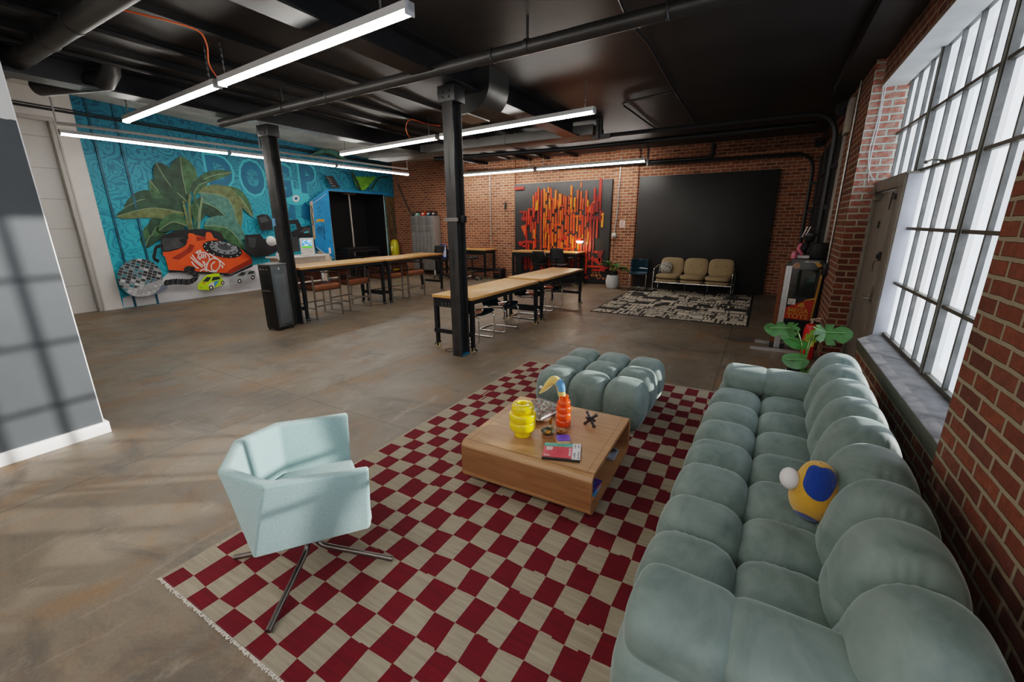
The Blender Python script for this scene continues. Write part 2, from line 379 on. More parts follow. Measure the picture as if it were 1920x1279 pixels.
# grey steel door boxed in beside the window
dm = mat('grey_door_paint', (.175, .155, .13), .5, .1, var=.15, scale=7, bump=.08, bscale=30)
door = struct(MB().bx(1.10, 1.14, 5.80, 6.84, .02, 2.1, .004).build('door_2', dm))
f = MB(); f.bx(1.075, 1.16, 5.53, 5.79, 0, 2.2, .005); f.bx(1.075, 1.16, 6.845, 6.9, 0, 2.2, .005); f.bx(1.07, 1.16, 5.53, 6.9, 2.11, 2.22, .005); f.bx(1.07, 1.2, 5.5, 6.9, 2.215, 2.235, .003)
f.build('door_frame', dm, door)
MB().bx(1.09, 1.2, 5.512, 5.535, .66, 2.225, .003).build('door_side_panel', mat('white_jamb_paint', (.5, .51, .57), .5, var=.1, scale=4), door)
f = MB(); f.box((1.06, 5.93, .98), (.012, .05, .10)); f.cyl((1.09, 5.93, .98), (1.035, 5.93, .98), .018); f.tube([(1.035, 5.93, .98), (1.03, 6.0, .98), (1.03, 6.05, .98)], .011); f.box((1.095, 5.93, 1.02), (.014, .1, .16)); f.build('handle', m_steel, door)
f = MB(); f.box((1.085, 5.9, 1.43), (.03, .08, .09)); f.cyl((1.09, 5.9, 1.43), (1.05, 5.9, 1.43), .022); f.tube([(1.05, 5.92, 1.38), (1.05, 5.95, 1.33), (1.05, 5.93, 1.27)], .004); f.build('deadbolt', mat('dark_iron', (.06, .055, .05), .5, .6), door)
f = MB(); f.box((1.09, 6.35, 1.75), (.01, .03, .08)); f.build('peephole_plate', m_blk, door)
f = MB(); f.box((1.075, 6.62, 2.05), (.05, .16, .06)); f.tube([(1.05, 6.6, 2.06), (1.02, 6.4, 2.1), (1.02, 6.85, 2.12)], .008); f.build('door_closer', dm, door)
f = MB(); f.box((1.07, 5.72, 2.02), (.03, .05, .05)); f.tube([(1.06, 5.72, 2.04), (1.05, 5.75, 2.06), (1.05, 5.78, 1.98), (1.05, 5.78, 1.9)], .006); f.build('door_hook', mat('dark_iron', (.06, .055, .05), .5, .6), door)
# sectional garage door, its post and tracks
g = struct(MB().bx(.87, .93, 8.62, 12.2, 0, 3.22).build('door_3', m_blk, smooth=False))
f = MB()
for k in range(6):
    f.bx(.85, .872, 8.62, 12.2, k*.535+.0, k*.535+.06)
    for y in (8.62, 9.5, 10.4, 11.3, 12.14): f.bx(.845, .872, y, y+.07, k*.535, k*.535+.5)
f.build('door_panel_rib', mat('black_garage_rib', (.02, .02, .021), .4), g, False)
def track(y, zt, xe):
    f = MB(); pts = fillet([(.74, y, 0), (.74, y, zt), (xe, y, zt)], .42, 10)
    f.tube(pts, .035, 4, flat=(1, .6)); f.tube([Vector(p)+Vector((-.0, .045, .02)) for p in pts], .02, 4)
    for z in (.4, 1.2, 2.0, 2.6): f.box((.79, y, z), (.12, .09, .06))
    return f
f = track(8.55, 3.38, -2.95); f.bx(-2.98, -2.92, 8.50, 8.56, 3.34, H0); f.bx(-3.05, -2.75, 8.49, 8.53, 3.32, 3.4); f.build('door_track', m_blkm, g, False)
f = track(12.1, 3.24, -2.9); f.bx(-2.9, -2.86, 12.06, 12.12, 3.2, H0); f.build('door_track', m_blkm, g, False)
f = MB(); f.cyl((.78, 8.5, 3.42), (.78, 12.3, 3.42), .03); f.cyl((.78, 8.62, 3.42), (.78, 8.72, 3.42), .1); f.cyl((.78, 11.95, 3.42), (.78, 12.05, 3.42), .1); f.build('torsion_shaft', m_blkm, g)
struct(MB().bx(.83, .90, 8.45, 8.58, 0, 3.30, .004).build('trim_4', mat('beige_post_paint', (.36, .33, .29), .6)))
q = MB(); q.bx(.80, .86, 8.1, 8.4, 3.0, 3.45, .01); tag(q.build('wall_box', mat('beige_post_paint', (.36, .33, .29), .6)), 'tall beige metal box high on the brick pier beside the garage door', 'electrical box')
q = MB(); q.tube(bez([(.845, 7.75, 3.68), (.845, 7.75, 2.6), (.842, 7.72, 1.9), (.845, 7.75, 1.2)]), .013); tag(q.build('conduit', m_galv), 'bare metal conduit running down the brick pier beside the grey door', 'conduit')
q = MB(); q.bx(.80, .86, 7.66, 7.84, 1.02, 1.2, .006); q.tube([(.83, 7.75, 1.14), (.76, 7.7, 1.12), (.70, 7.75, 1.08)], .02); tag(q.build('wall_box', m_blkm), 'small black switch box low on the brick pier beside the garage door', 'electrical box')
for k, (pts, lb) in enumerate(([[(.98, 6.865, 3.27), (.985, 6.865, 2.9), (.975, 6.865, 2.5), (1.0, 6.865, 2.24)], 'thin white cable hanging down the lime washed brick beside the window'],
        [[(.95, 6.86, 3.4), (.97, 6.86, 3.0), (.95, 6.86, 2.6), (.98, 6.86, 2.38), (1.05, 6.86, 2.25)], 'looping white cable hanging beside another on the lime washed brick'])):
    q = MB(); q.tube(bez(pts), .006, 6); tag(q.build('cable', mat('white_cable', (.75, .75, .75), .5)), lb, 'cable', 'white cables on the brick')
q = MB(); q.box((.85, 1.93, 1.42), (.03, .075, .12), None, .005); o = tag(q.build('light_switch', m_steel), 'metal switch plate on the near brick pier', 'switch'); MB().box((.832, 1.93, 1.42), (.012, .012, .03)).build('toggle', m_offw, o)
# ------------------------------------------------------------------ columns, beams, pipes, ducts
def hcol(name, x0, x1, y0, y1, label, zt=3.36):
    f = MB(); f.bx(x0, x1, y0, y0+.018, 0, zt); f.bx(x0, x1, y1-.018, y1, 0, zt); xm = (x0+x1)/2; f.bx(xm-.012, xm+.012, y0, y1, 0, zt)
    o = f.build(name, mat('black_column_paint', (.04, .039, .039), .4, .1, var=.3, scale=6, bump=.25, bscale=60), bevel=.003); tag(o, label, 'column', kind='structure')
    q = MB(); q.bx(x0-.05, x1+.05, y0-.012, y1+.012, zt-.16, zt+.02, .005)
    for sx in (x0+.03, x1-.03):
        for z in (zt-.05, zt-.11): q.sphere((sx, y0-.014, z), .012, 8, 6)
    q.build('bracket', m_blkm, o); return o
c2 = hcol('column', -3.585, -3.43, 4.54, 4.73, 'black steel column at the near end of the butcher block tables')
q = MB(); q.bx(-3.62, -3.40, 4.53, 4.537, 1.82, 1.865); q.build('strap', m_steel, c2, False)
q = MB(); q.bx(-3.43, -3.37, 4.6, 4.68, 1.80, 1.89, .004); q.build('outlet_box', m_blk, c2)
q = MB(); q.bx(-3.50, -3.432, 4.56, 4.71, 0, .03); q.build('base_plate', mat('teal_blue_paint', (.02, .16, .26), .5), c2)
c1 = hcol('column', -7.49, -7.29, 4.62, 4.80, 'black steel column beside the water cooler')
q = MB(); q.bx(-7.5, -7.46, 4.61, 4.63, 1.18, 1.3, .004); q.build('thermostat', m_offw, c1); q = MB(); q.bx(-7.50, -7.42, 4.612, 4.62, 1.77, 1.9); q.build('tape_patch', mat('blue_tape', (.16, .38, .68), .5), c1)
b = MB()
for ya, yb in ((-4.2, 5.04), (5.54, 8.45)): b.bx(-3.66, -3.36, ya, yb, 3.40, 3.42); b.bx(-3.66, -3.36, ya, yb, 3.66, 3.68); b.bx(-3.53, -3.49, ya, yb, 3.42, 3.66)
b.build('ceiling_beam', m_blkm, smooth=False)['kind'] = 'structure'
b = MB(); b.bx(-7.54, -7.24, -4.2, 8.45, 3.40, 3.42); b.bx(-7.54, -7.24, -4.2, 8.45, 3.66, 3.68); b.bx(-7.41, -7.37, -4.2, 8.45, 3.42, 3.66); b.build('ceiling_beam', m_blkm, smooth=False)['kind'] = 'structure'
b = MB(); b.bx(.6, .94, -4.2, 8.4, 3.56, H0); b.build('ceiling_beam', m_ceil, smooth=False)['kind'] = 'structure'
b = MB()
for x in (-8.1, -6.5, -5.9, -5.0): b.bx(x-.05, x+.05, -4.2, 12.45, H0-.07, H0)
b.build('ceiling_joist', m_ceil, smooth=False)['kind'] = 'structure'
def pipe(pts, r, label, hang=(), m=m_dkgrey, n=20, name='ceiling_pipe', couplings=()):
    o = MB().tube(pts, r, n).build(name, m); tag(o, label, 'pipe')
    for hx, hy, hz in hang:
        q = MB(); q.cyl((hx, hy, hz+r*.6), (hx, hy, H0+.02), .012, n=8); q.lathe([(r+.006, -.02), (r+.006, .02)], (hx, hy, hz), 20, Matrix.Rotation(PI/2, 3, 'Y')); q.build('hanger', m, o)
    for hx, hy, hz in couplings:
        q = MB(); q.lathe([(r+.002, -.012), (r+.009, -.006), (r+.009, .006), (r+.002, .012)], (hx, hy, hz), 20, Matrix.Rotation(PI/2, 3, 'Y')); q.build('pipe_band', m, o)
    return o
pipe([(-7.95, 4.28, 3.40), (-4, 4.2, 3.41), (.7, 4.06, 3.44)], .062, 'long dark ceiling pipe crossing in front of both columns', [(-2.2, 4.14, 3.425), (-6.2, 4.24, 3.405)], couplings=((-5.2, 4.22, 3.41), (-.9, 4.1, 3.43), (-2.6, 4.15, 3.42)))
pl = [(-9.3, 1.93, 3.55), (-2.5, 1.86, 3.55)]
pipe(pl, .092, 'thick round ceiling duct crossing the top corner above the partition', [(-7.0, 1.906, 3.55), (-5.6, 1.89, 3.55)], couplings=((-7.8, 1.915, 3.55), (-6.3, 1.9, 3.55)), m=mat('mid_grey_duct', (.075, .072, .068), .45, .2, var=.2, scale=3))  # round duct in a paler grey than the other pipes
pipe([(-8.3, 2.3, 3.52), (-7.5, 2.5, 3.5), (-7.2, 2.6, 3.5), (-7.1, 2.63, 3.6), (-7.08, 2.63, 3.7)], .11, 'fat dark pipe elbow hanging behind the thick round duct', m=m_dkgrey)
for k, x in enumerate((-5.75, -6.7, -7.9)):
    pipe([(x, .5, 3.60-.02*k), (x, 5, 3.60-.02*k), (x, 11.5, 3.60-.02*k)], .028, ['thin ceiling pipe above the near row of hanging lights', 'second thin ceiling pipe running away from the camera', 'thin ceiling pipe nearest the teal mural side'][k], m=m_blkm, n=10)
pipe(fillet([onz(1158, -10, 3.64), onz(1180, 42, 3.64), onz(1215, 80, 3.64), onz(1263, 168, 3.64), onz(1312, 240, 3.64)], .1), .016, 'thin black conduit zigzagging across the right side of the ceiling', m=m_blkm, n=8)
pipe(fillet([onz(1263, 172, 3.64), onz(1163, 194, 3.64), onz(1230, 242, 3.64)], .15), .016, 'bent black conduit loop on the ceiling beside the hanging light', m=m_blkm, n=8)
pipe(fillet([(-9, 12.2, 3.36), (-3.4, 12.2, 3.30), (-1.35, 12.2, 3.30), (-1.35, 12.2, 3.62)], .12), .05, 'black pipe along the top of the back brick wall', m=m_blkm)
pipe(fillet([(-7.9, 9.6, 3.45), (-4, 9.6, 3.38), (.5, 9.6, 3.40)], .1), .05, 'long black pipe below the ceiling behind the square duct', m=m_blkm)
f = MB(); f.bx(-9.2, -3.1, 8.5, 9.15, 3.42, 3.60, .004); f.bx(-7.2, -7.16, 8.49, 9.16, 3.41, 3.605); f.bx(-5.1, -5.06, 8.49, 9.16, 3.41, 3.605)
o = f.build('air_duct', mat('grey_square_duct', (.10, .097, .094), .5, .2, var=.15, scale=2)); tag(o, 'long rectangular grey air duct hung across the ceiling', 'duct')
q = MB(); q.box((-3.0, 8.47, 3.5), (.05, .03, .34)); q.box((-3.0, 8.6, 3.36), (.3, .06, .05)); q.build('bracket', m_dkgrey, o)
el = []
for k in range(9): a = k/8*PI/2; el.append((-3.22-.34+.34*math.sin(a) , 5.05, 3.18+.34-.34*math.cos(a)))
pts = [(-3.95, 5.05, 3.18)] + el + [(-3.22, 5.05, H0), (-3.95, 5.05, H0)]
o = MB().prism(pts, (0, .48, 0)).build('duct_elbow', m_dkgrey, ang=40); tag(o, 'curved dark sheet metal duct elbow beside the column top', 'duct')
MB().bx(-3.86, -3.55, 5.04, 5.55, 3.165, 3.182).build('duct_flange', mat('flange_light', (.35, .32, .28), .5, .3), o)
f = MB(); f.bx(-8.75, -8.35, 9.2, 10.4, 3.66, 3.695); f.build('ceiling_vent', m_blk, smooth=False); o = bpy.data.objects['ceiling_vent']; tag(o, 'dark slotted vent in the ceiling edge by the mural', 'vent')
# ------------------------------------------------------------------ linear LED fixtures
def fixture_unit(L):
    prof = [(-.042, .0), (-.042, .055), (.042, .055), (.042, .0)]
    h = MB(); h.prism([(0, a, b) for a, b in prof], (L, 0, 0)); h.box((.006, 0, .012), (.012, .088, .09)); h.box((L-.006, 0, .012), (.012, .088, .09))
    g = MB(); g.prism([(.012, .041*math.cos(a), -.036*math.sin(a)) for a in [PI*k/8 for k in range(9)]], (L-.024, 0, 0)); return h, g
def light_run(ends, labels, grp, chains, joint_gap=.1, n=2):
    a, b = Vector(ends[0]), Vector(ends[1]); d = b-a; L = (d.length-joint_gap*(n-1))/n; rz = math.atan2(d.y, d.x)
    for k in range(n):
        p = a + d.normalized()*(k*(L+joint_gap))
        t = thing('linear_light', labels[k], 'light', p, rz, grp); h, g = fixture_unit(L)
        h.build('housing', m_tuber, t, ang=30); g.build('diffuser', m_tube, t, ang=50)
        for x in chains[k]:
            q = MB(); z1 = H0-p.z; nl = max(4, int((z1-.05)/.028))
            for i in range(nl):
                zc = .055+(i+.5)*(z1-.055)/nl; q.box((x, 0, zc), (.018 if i % 2 else .005, .005 if i % 2 else .018, .03))
            q.box((x, 0, .06), (.05, .02, .015)); q.build('chain', m_galv, t, False)
    return L
E1 = (onz(236, 226, 3.28), onz(769, 19, 3.28)); E2 = (onz(640, 289, 3.28), onz(1115, 208, 3.28)); E3 = (onz(846, 330, 3.28), onz(1210, 301, 3.28)); E4 = (onz(111, 249, 3.28), onz(765, 327, 3.28))
G = 'hanging linear lights'
light_run(E1, ['near hanging white light bar, its left half with the orange cord', 'near hanging white light bar, half closest to the camera'], G, [[.15, 2.75], [.1, 2.6]])
light_run(E2, ['hanging white light bar passing behind the column, half left of it', 'hanging white light bar passing behind the column, half right of it'], G, [[.15, 2.8], [.15, 2.85]])
light_run(E3, ['hanging white light bar in front of the art panel, half by the column', 'hanging white light bar near the big black panel on the back wall'], G, [[.3, 2.9], [.2, 3.0]])
light_run(E4, ['white light bar along the mural, end nearest the white door', 'white light bar along the mural, middle length behind the column', 'white light bar along the mural, end nearest the brick wall'], G, [[], [], []], .06, 3)
a, b = Vector(E4[0]), Vector(E4[1]); up = Vector((0, 0, .15)); d = (b-a).normalized()
f = MB(); f.tube([a+up, b+up], .024, 4); o = f.build('strut_rail', mat('white_strut', (.7, .69, .67), .5), smooth=False); tag(o, 'white strut rail holding the light bars along the mural', 'rail')
for t_ in (.0, .42, .998):
    p = a.lerp(b, t_)+up; MB().cyl(p, (p.x, p.y, 4.46-.042*p.y), .014, n=8).build('drop_rod', mat('white_strut', (.7, .69, .67), .5), o)
f = MB()
for t_ in (.03, .3, .36, .62, .7, .97):
    p = a.lerp(b, t_); f.cyl(p+Vector((0, 0, .05)), p+up, .006, n=6)
f.build('hook', m_galv, o)
for y, lb in ((-.6, 'unseen white light bar added as fill behind the camera position'), (-2.6, 'unseen white light bar added as fill at the rear of the room')):  # unseen light bars added behind the camera as fill light
    light_run(((-4.7, y, 3.28), (.3, y, 3.28)), [lb+', left half', lb+', right half'], G, [[.2], [.2]])
m_or = mat('orange_cord', (.75, .13, .03), .5)
P = lambda q, z: onz(q[0], q[1], z)
pts = [P((228, 18), 3.58), P((270, 28), 3.58), P((320, 40), 3.58), P((372, 58), 3.58), P((388, 85), 3.52), P((392, 120), 3.42), P((408, 146), 3.34)]
tag(MB().tube(bez(pts), .008, 6).build('power_cord', m_or), 'orange power cord draped from the ceiling to the near light bar', 'cord')
pts = [P((826, 236), 3.55), P((800, 232), 3.56), P((770, 224), 3.56), P((761, 240), 3.48), P((768, 258), 3.36), P((775, 262), 3.34)]
tag(MB().tube(bez(pts), .008, 6).build('power_cord', m_or), 'orange power cord looping beside the column onto the second light bar', 'cord')
# wall-mounted conduits on the brick
for pts, lb, r in (([(-7.92, 12.35, 3.4), (-7.92, 12.35, 1.05)], 'thin metal conduit dropping down the brick wall left of the art panel', .014),
                   ([(-3.66, 12.355, 3.5), (-3.67, 12.355, 2.8), (-3.69, 12.355, 2.0), (-3.735, 12.355, 1.5)], 'thin metal conduit dropping down the brick pier right of the art panel', .016)):
    tag(MB().tube(pts, r, 8).build('conduit', m_galv), lb, 'conduit')
q = MB(); q.box((-3.74, 12.35, 1.43), (.13, .06, .13), None, .006); o = tag(q.build('outlet_box', m_galv), 'metal outlet box at the foot of the conduit on the brick pier', 'electrical box')
q = MB(); q.cyl((-3.77, 12.32, 1.44), (-3.77, 12.31, 1.44), .022); q.cyl((-3.71, 12.32, 1.44), (-3.71, 12.31, 1.44), .022); q.build('socket', m_offw, o)
tag(MB().tube([(-3.74, 12.345, 1.36), (-3.75, 12.35, 1.0), (-3.73, 12.345, .75)], .008, 6).build('cable', m_blk), 'black cable hanging from the outlet box to the potted plant', 'cable')
q = MB(); q.box((-3.53, 12.376, 1.74), (.15, .008, .2)); o = tag(q.build('notice', mat('paper_white', (.75, .71, .66), .7)), 'small white notice with red lettering on the brick pier', 'sign')
q = MB()
for k in range(5): q.bx(-3.585, -3.475-.02*(k % 2), 12.366, 12.37, 1.80-.034*k, 1.812-.034*k)
q.build('red_print', mat('sign_red', (.5, .05, .04), .6), o, False)
q = MB(); q.tube(bez([(-12.0, 12.40, 3.2), (-11.7, 12.38, 2.6), (-11.45, 12.36, 2.2), (-11.3, 12.34, 2.1)]), .03, 8); q.box((-11.15, 12.32, 2.12), (.3, .12, .12), None, .02); tag(q.build('bent_pipe', mat('rusty_pipe', (.09, .07, .055), .7, var=.4, scale=10)), 'old bent iron pipe poking out of the brick near the mural corner', 'pipe')
q = MB(); q.box((-7.36, 12.37, 2.32), (.06, .06, .22), None, .008); tag(q.build('iron_bracket', mat('dark_iron', (.06, .055, .05), .5, .6)), 'small dark iron bracket on the brick left of the art panel', 'bracket')
# ------------------------------------------------------------------ mural on the left wall
def teal_mat():
    t = NT('teal_mural_paint'); v = t.obj(); sp = t.n('ShaderNodeSeparateXYZ'); t.set(sp.inputs[0], v)
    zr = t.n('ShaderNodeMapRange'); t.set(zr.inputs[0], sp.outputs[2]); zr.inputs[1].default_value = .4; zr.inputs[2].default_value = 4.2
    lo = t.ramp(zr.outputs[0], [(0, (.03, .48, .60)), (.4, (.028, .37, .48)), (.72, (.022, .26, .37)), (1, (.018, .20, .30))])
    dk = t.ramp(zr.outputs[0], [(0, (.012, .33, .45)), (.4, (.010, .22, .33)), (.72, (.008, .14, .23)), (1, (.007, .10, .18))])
    vv = t.n('ShaderNodeMapping'); t.set(vv.inputs[0], v); vv.inputs['Scale'].default_value = (0, 1, 1); V = vv.outputs[0]
    wn = t.n('ShaderNodeTexNoise'); t.set(wn.inputs[0], V); wn.inputs['Scale'].default_value = 1.6; wn.inputs['Detail'].default_value = 2
    vm = t.n('ShaderNodeVectorMath', operation='ADD'); t.set(vm.inputs[0], V)
    vs = t.n('ShaderNodeVectorMath', operation='SCALE'); t.t.links.new(wn.outputs['Color'], vs.inputs[0]); vs.inputs['Scale'].default_value = .5; t.t.links.new(vs.outputs[0], vm.inputs[1])
    W = vm.outputs[0]
    vo = t.n('ShaderNodeTexVoronoi'); t.set(vo.inputs['Vector'], W); vo.inputs['Scale'].default_value = 2.6
    def band(x, c, w): return t.math('LESS_THAN', t.math('ABSOLUTE', t.math('SUBTRACT', x, c)), w)
    dist = vo.outputs['Distance']; rings = band(t.math('FRACT', t.math('MULTIPLY', dist, 4.6)), .5, .17)
    nz = t.noise(V, 2.5, 1.0, .4, 1.3); lines = band(t.math('FRACT', t.math('MULTIPLY', nz, 9)), .5, .16)
    wv = t.n('ShaderNodeTexWave', wave_type='BANDS'); t.set(wv.inputs[0], W); wv.inputs['Scale'].default_value = 3.4; wv.inputs['Distortion'].default_value = 5; wv.inputs['Detail'].default_value = 1
    hatch = t.math('MULTIPLY', t.math('GREATER_THAN', wv.outputs[1], .72), t.math('LESS_THAN', dist, .24))
    sel = t.math('GREATER_THAN', t.noise(V, 1.9, 1), .5)
    k = t.math('MAXIMUM', hatch, t.math('ADD', t.math('MULTIPLY', sel, rings), t.math('MULTIPLY', t.math('SUBTRACT', 1.0, sel), lines)))
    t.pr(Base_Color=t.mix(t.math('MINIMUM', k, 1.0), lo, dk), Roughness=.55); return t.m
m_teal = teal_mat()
XW = -12.3
def wl(px, py, off=0.): return onx(px, py, XW+off)
mural = MB()
for y0, y1, z0, z1 in ((3.80, 9.52, 0, 4.5), (9.52, 11.92, 2.84, 4.4), (11.92, 12.45, 0, 4.4)): mural.face([(XW+.006, y0, z0), (XW+.006, y1, z0), (XW+.006, y1, z1), (XW+.006, y0, z1)])
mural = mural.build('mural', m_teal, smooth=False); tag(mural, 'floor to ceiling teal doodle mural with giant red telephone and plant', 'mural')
lay = [.010]
def flat(name, mats, parts, parent=mural, off=None):
    """painted figure: parts = [(material index, [pixel pts])], each a hair proud of the last"""
    f = MB()
    for mi, pts in parts:
        lay[0] += .0012 if off is None else 0; o = lay[0] if off is None else off; f.mi = mi
        vs = [f.b.verts.new(wl(x, y, o)) for x, y in pts]
        es = [f.b.edges.new((vs[i], vs[(i+1) % len(vs)])) for i in range(len(vs))]
        r = bmesh.ops.triangle_fill(f.b, use_beauty=True, edges=es)
        for g in r['geom']:
            if isinstance(g, bmesh.types.BMFace): g.material_index = mi
    return f.build(name, mats, parent, False)
def ell(cx, cy, rx, ry, rot=0, n=28): 
    c, s = math.cos(rot), math.sin(rot)
    return [(cx+rx*math.cos(2*PI*k/n)*c-ry*math.sin(2*PI*k/n)*s, cy+rx*math.cos(2*PI*k/n)*s+ry*math.sin(2*PI*k/n)*c) for k in range(n)]
def Z1(pts): return [(100+x/3.045, 180+y/3.045) for x, y in pts]
def Z2(pts): return [(200+x/6.62, 400+y/6.62) for x, y in pts]
def Z3(pts): return [(360+x/5.33, 240+y/5.33) for x, y in pts]
def stroke(pts, w):
    L, Rr = [], []
    for i, p in enumerate(pts):
        a = pts[max(i-1, 0)]; b = pts[min(i+1, len(pts)-1)]; dx, dy = b[0]-a[0], b[1]-a[1]; l = math.hypot(dx, dy) or 1
        L.append((p[0]-dy/l*w/2, p[1]+dx/l*w/2)); Rr.append((p[0]+dy/l*w/2, p[1]-dx/l*w/2))
    return L+Rr[::-1]
def spl(pts, n=5): return [(p.x, p.y) for p in bez([(x, y, 0) for x, y in pts], n)]
pt = lambda n, c, **k: mat('mural_'+n, c, .55, **k)
m_mw = pt('white_ground', (.66, .66, .69), var=.12, scale=1.2); m_lt = pt('light_teal', (.05, .46, .56)); m_dt = pt('deep_teal', (.003, .135, .25), var=.25, scale=1.5); m_bk = pt('black', (.012, .013, .015), var=.4, scale=6); m_gr = pt('dark_grey', (.05, .055, .06), var=.3, scale=5)
m_red = pt('vermilion', (.80, .095, .018), var=.12, scale=3); m_rdk = pt('dark_red', (.30, .03, .008), var=.2, scale=3); m_wh = pt('white', (.75, .72, .72))
flat('painted_ground', [m_mw], [(0, [(229.6, 559), (262, 546), (300, 527), (316, 511), (380, 503), (478, 497), (560, 480), (598, 473), (612, 490), (626, 520), (560, 535), (480, 544.5), (232, 577.3)])])
# letters
def letter(ch, x0, y0, x1, y1, x2, y2):
    o = wl(x0, y0, .009); a = wl(x1, y1, .009); b = wl(x2, y2, .009); w = (a.y-o.y); h = b.z-o.z
    lettering(ch, (o.x, o.y-.06, o.z-.06), (0, 1, 0), (0, 0, 1), w+.12, h+.12, m_lt, mural, .05, 'painted_letter', depth=.001)
    lettering(ch, (o.x+.003, o.y, o.z), (0, 1, 0), (0, 0, 1), w, h, m_dt, mural, .045, 'painted_letter', depth=.001)
letter('D', 394, 350, 440, 352, 385, 290); letter('O', 457, 364, 500, 368, 452, 300); letter('G', 512, 370, 550, 374, 506, 306); letter('P', 566, 362, 594, 362, 556, 306)
# eye and arches under the letters
flat('painted_eye', [m_lt, m_dt, m_wh], [(0, Z3(ell(1040, 690, 135, 80, .1))), (1, Z3(spl([(950, 735), (1000, 670), (1060, 660), (1120, 700), (1060, 735), (1000, 740), (950, 735)]))), (2, Z3(ell(1040, 705, 34, 34))), (1, Z3(ell(1040, 705, 16, 16))), (1, Z3([(960, 900), (965, 800), (990, 760), (1030, 780), (1040, 920)])), (1, Z3([(1095, 900), (1095, 790), (1130, 740), (1170, 780), (1175, 930)]))])
# plant leaves, each in two tones along a bent midrib
m_l1 = [pt('leaf_dark', (.022, .06, .035), var=.5, scale=6), pt('leaf_mid', (.045, .115, .05), var=.45, scale=7), pt('leaf_olive', (.12, .15, .06), var=.4, scale=8), pt('leaf_teal', (.07, .19, .16), var=.4, scale=8), pt('leaf_rib', (.18, .25, .14))]
def leaf(base, mid, tip, w, a, b):
    sp_ = spl([base, mid, tip], 7); n = len(sp_)-1; up, dn = [], []
    for i, p in enumerate(sp_):
        q0 = sp_[max(i-1, 0)]; q1 = sp_[min(i+1, n)]; dx, dy = q1[0]-q0[0], q1[1]-q0[1]; l = math.hypot(dx, dy) or 1
        s = w/2*math.sin(PI*min(1, (i/n)**.8))**.75 if 0 < i < n else 0
        up.append((p[0]-dy/l*s, p[1]+dx/l*s)); dn.append((p[0]+dy/l*s, p[1]-dx/l*s))
    A = sp_+up[::-1][1:-1]; B = sp_+dn[::-1][1:-1]
    flat('painted_leaf', m_l1, [(a, Z1(A)), (b, Z1(B)), (4, Z1(stroke(sp_, 5)))])
for L in (((690, 690), (560, 790), (525, 870), 110, 1, 0), ((700, 700), (600, 740), (560, 800), 120, 0, 1), ((640, 640), (520, 590), (405, 640), 110, 0, 0), ((700, 600), (620, 560), (550, 480), 110, 0, 1),
          ((760, 670), (560, 640), (358, 688), 115, 0, 2), ((770, 610), (660, 500), (585, 380), 150, 0, 0), ((760, 560), (735, 440), (725, 345), 165, 1, 0), ((810, 500), (910, 455), (1018, 437), 60, 1, 1), ((800, 560), (830, 510), (880, 490), 70, 1, 0),
          ((850, 545), (1040, 560), (1140, 690), 70, 2, 1), ((830, 550), (1000, 590), (1062, 768), 120, 3, 2), ((800, 600), (830, 640), (820, 720), 110, 1, 0), ((840, 600), (930, 640), (985, 690), 120, 0, 3), ((860, 740), (1000, 760), (1098, 880), 130, 1, 3), ((760, 740), (680, 720), (600, 770), 100, 1, 0)):
    leaf(*L)
flat('painted_stem', m_l1, [(2, Z1(stroke([(780, 560), (775, 640), (790, 760)], 16))), (1, Z1(stroke([(805, 560), (812, 650), (810, 760)], 16))), (4, Z1(stroke([(850, 580), (838, 660), (830, 760)], 13))), (2, Z1(stroke([(740, 600), (760, 680), (775, 760)], 14)))])
# telephone
flat('painted_telephone', [m_red, m_rdk, m_bk, m_wh, m_gr], [
    (2, Z2([(770, 710), (1480, 745), (1540, 765), (1812, 630), (1812, 660), (1545, 775), (1460, 775), (1450, 760), (880, 730), (775, 735)])),
    (0, Z2([(725, 535), (740, 440), (1000, 330), (1060, 260), (1300, 290), (1420, 340), (1680, 450), (1790, 540), (1812, 620), (1540, 750), (1480, 740), (770, 705)])),
    (1, Z2([(1480, 740), (1560, 680), (1800, 560), (1812, 620), (1540, 750)])), (1, Z2([(800, 560), (1000, 440), (1060, 330), (1120, 340), (1060, 470), (900, 580)])),
    (2, Z2(spl([(668, 300), (760, 250), (900, 215), (1060, 198), (1250, 198), (1400, 235), (1445, 290), (1450, 340), (1380, 330), (1330, 280), (1200, 290), (1090, 270), (1010, 300), (985, 390), (880, 450), (700, 480), (672, 400), (668, 300)], 4))),
    (4, Z2(spl([(690, 310), (860, 240), (1000, 235), (960, 300), (900, 330), (960, 400), (850, 440), (710, 460), (690, 380), (690, 310)], 3))),
    (0, Z2(spl([(700, 480), (880, 450), (985, 390), (985, 440), (880, 510), (715, 535), (700, 480)], 3))),
    (0, Z2([(1010, 260), (1030, 245), (1085, 255), (1120, 330), (1100, 400), (1020, 380)])), (0, Z2([(1230, 245), (1250, 232), (1295, 240), (1340, 320), (1250, 330), (1230, 300)])), (1, Z2([(1110, 290), (1230, 290), (1235, 330), (1120, 345)]))])
flat('painted_dial', [m_bk, pt('dial_grey', (.2, .22, .24), var=.5, scale=30), m_gr, m_wh], [(0, Z2(ell(1437, 446, 248, 100, .20))), (1, Z2(ell(1455, 432, 180, 72, .2))), (2, Z2(ell(1460, 420, 88, 36, .2)))] +
     [(0, Z2(ell(1455+150*math.cos(a)*.98-54*math.sin(a)*.2, 432+150*math.cos(a)*.2+54*math.sin(a), 15, 9))) for a in [k*.56+.3 for k in range(10)]] + [(3, Z2(ell(1437+220*math.cos(a)-84*math.sin(a)*.2, 446+220*math.cos(a)*.2+84*math.sin(a), 9, 7, n=6))) for a in [k*.5 for k in range(12)]])
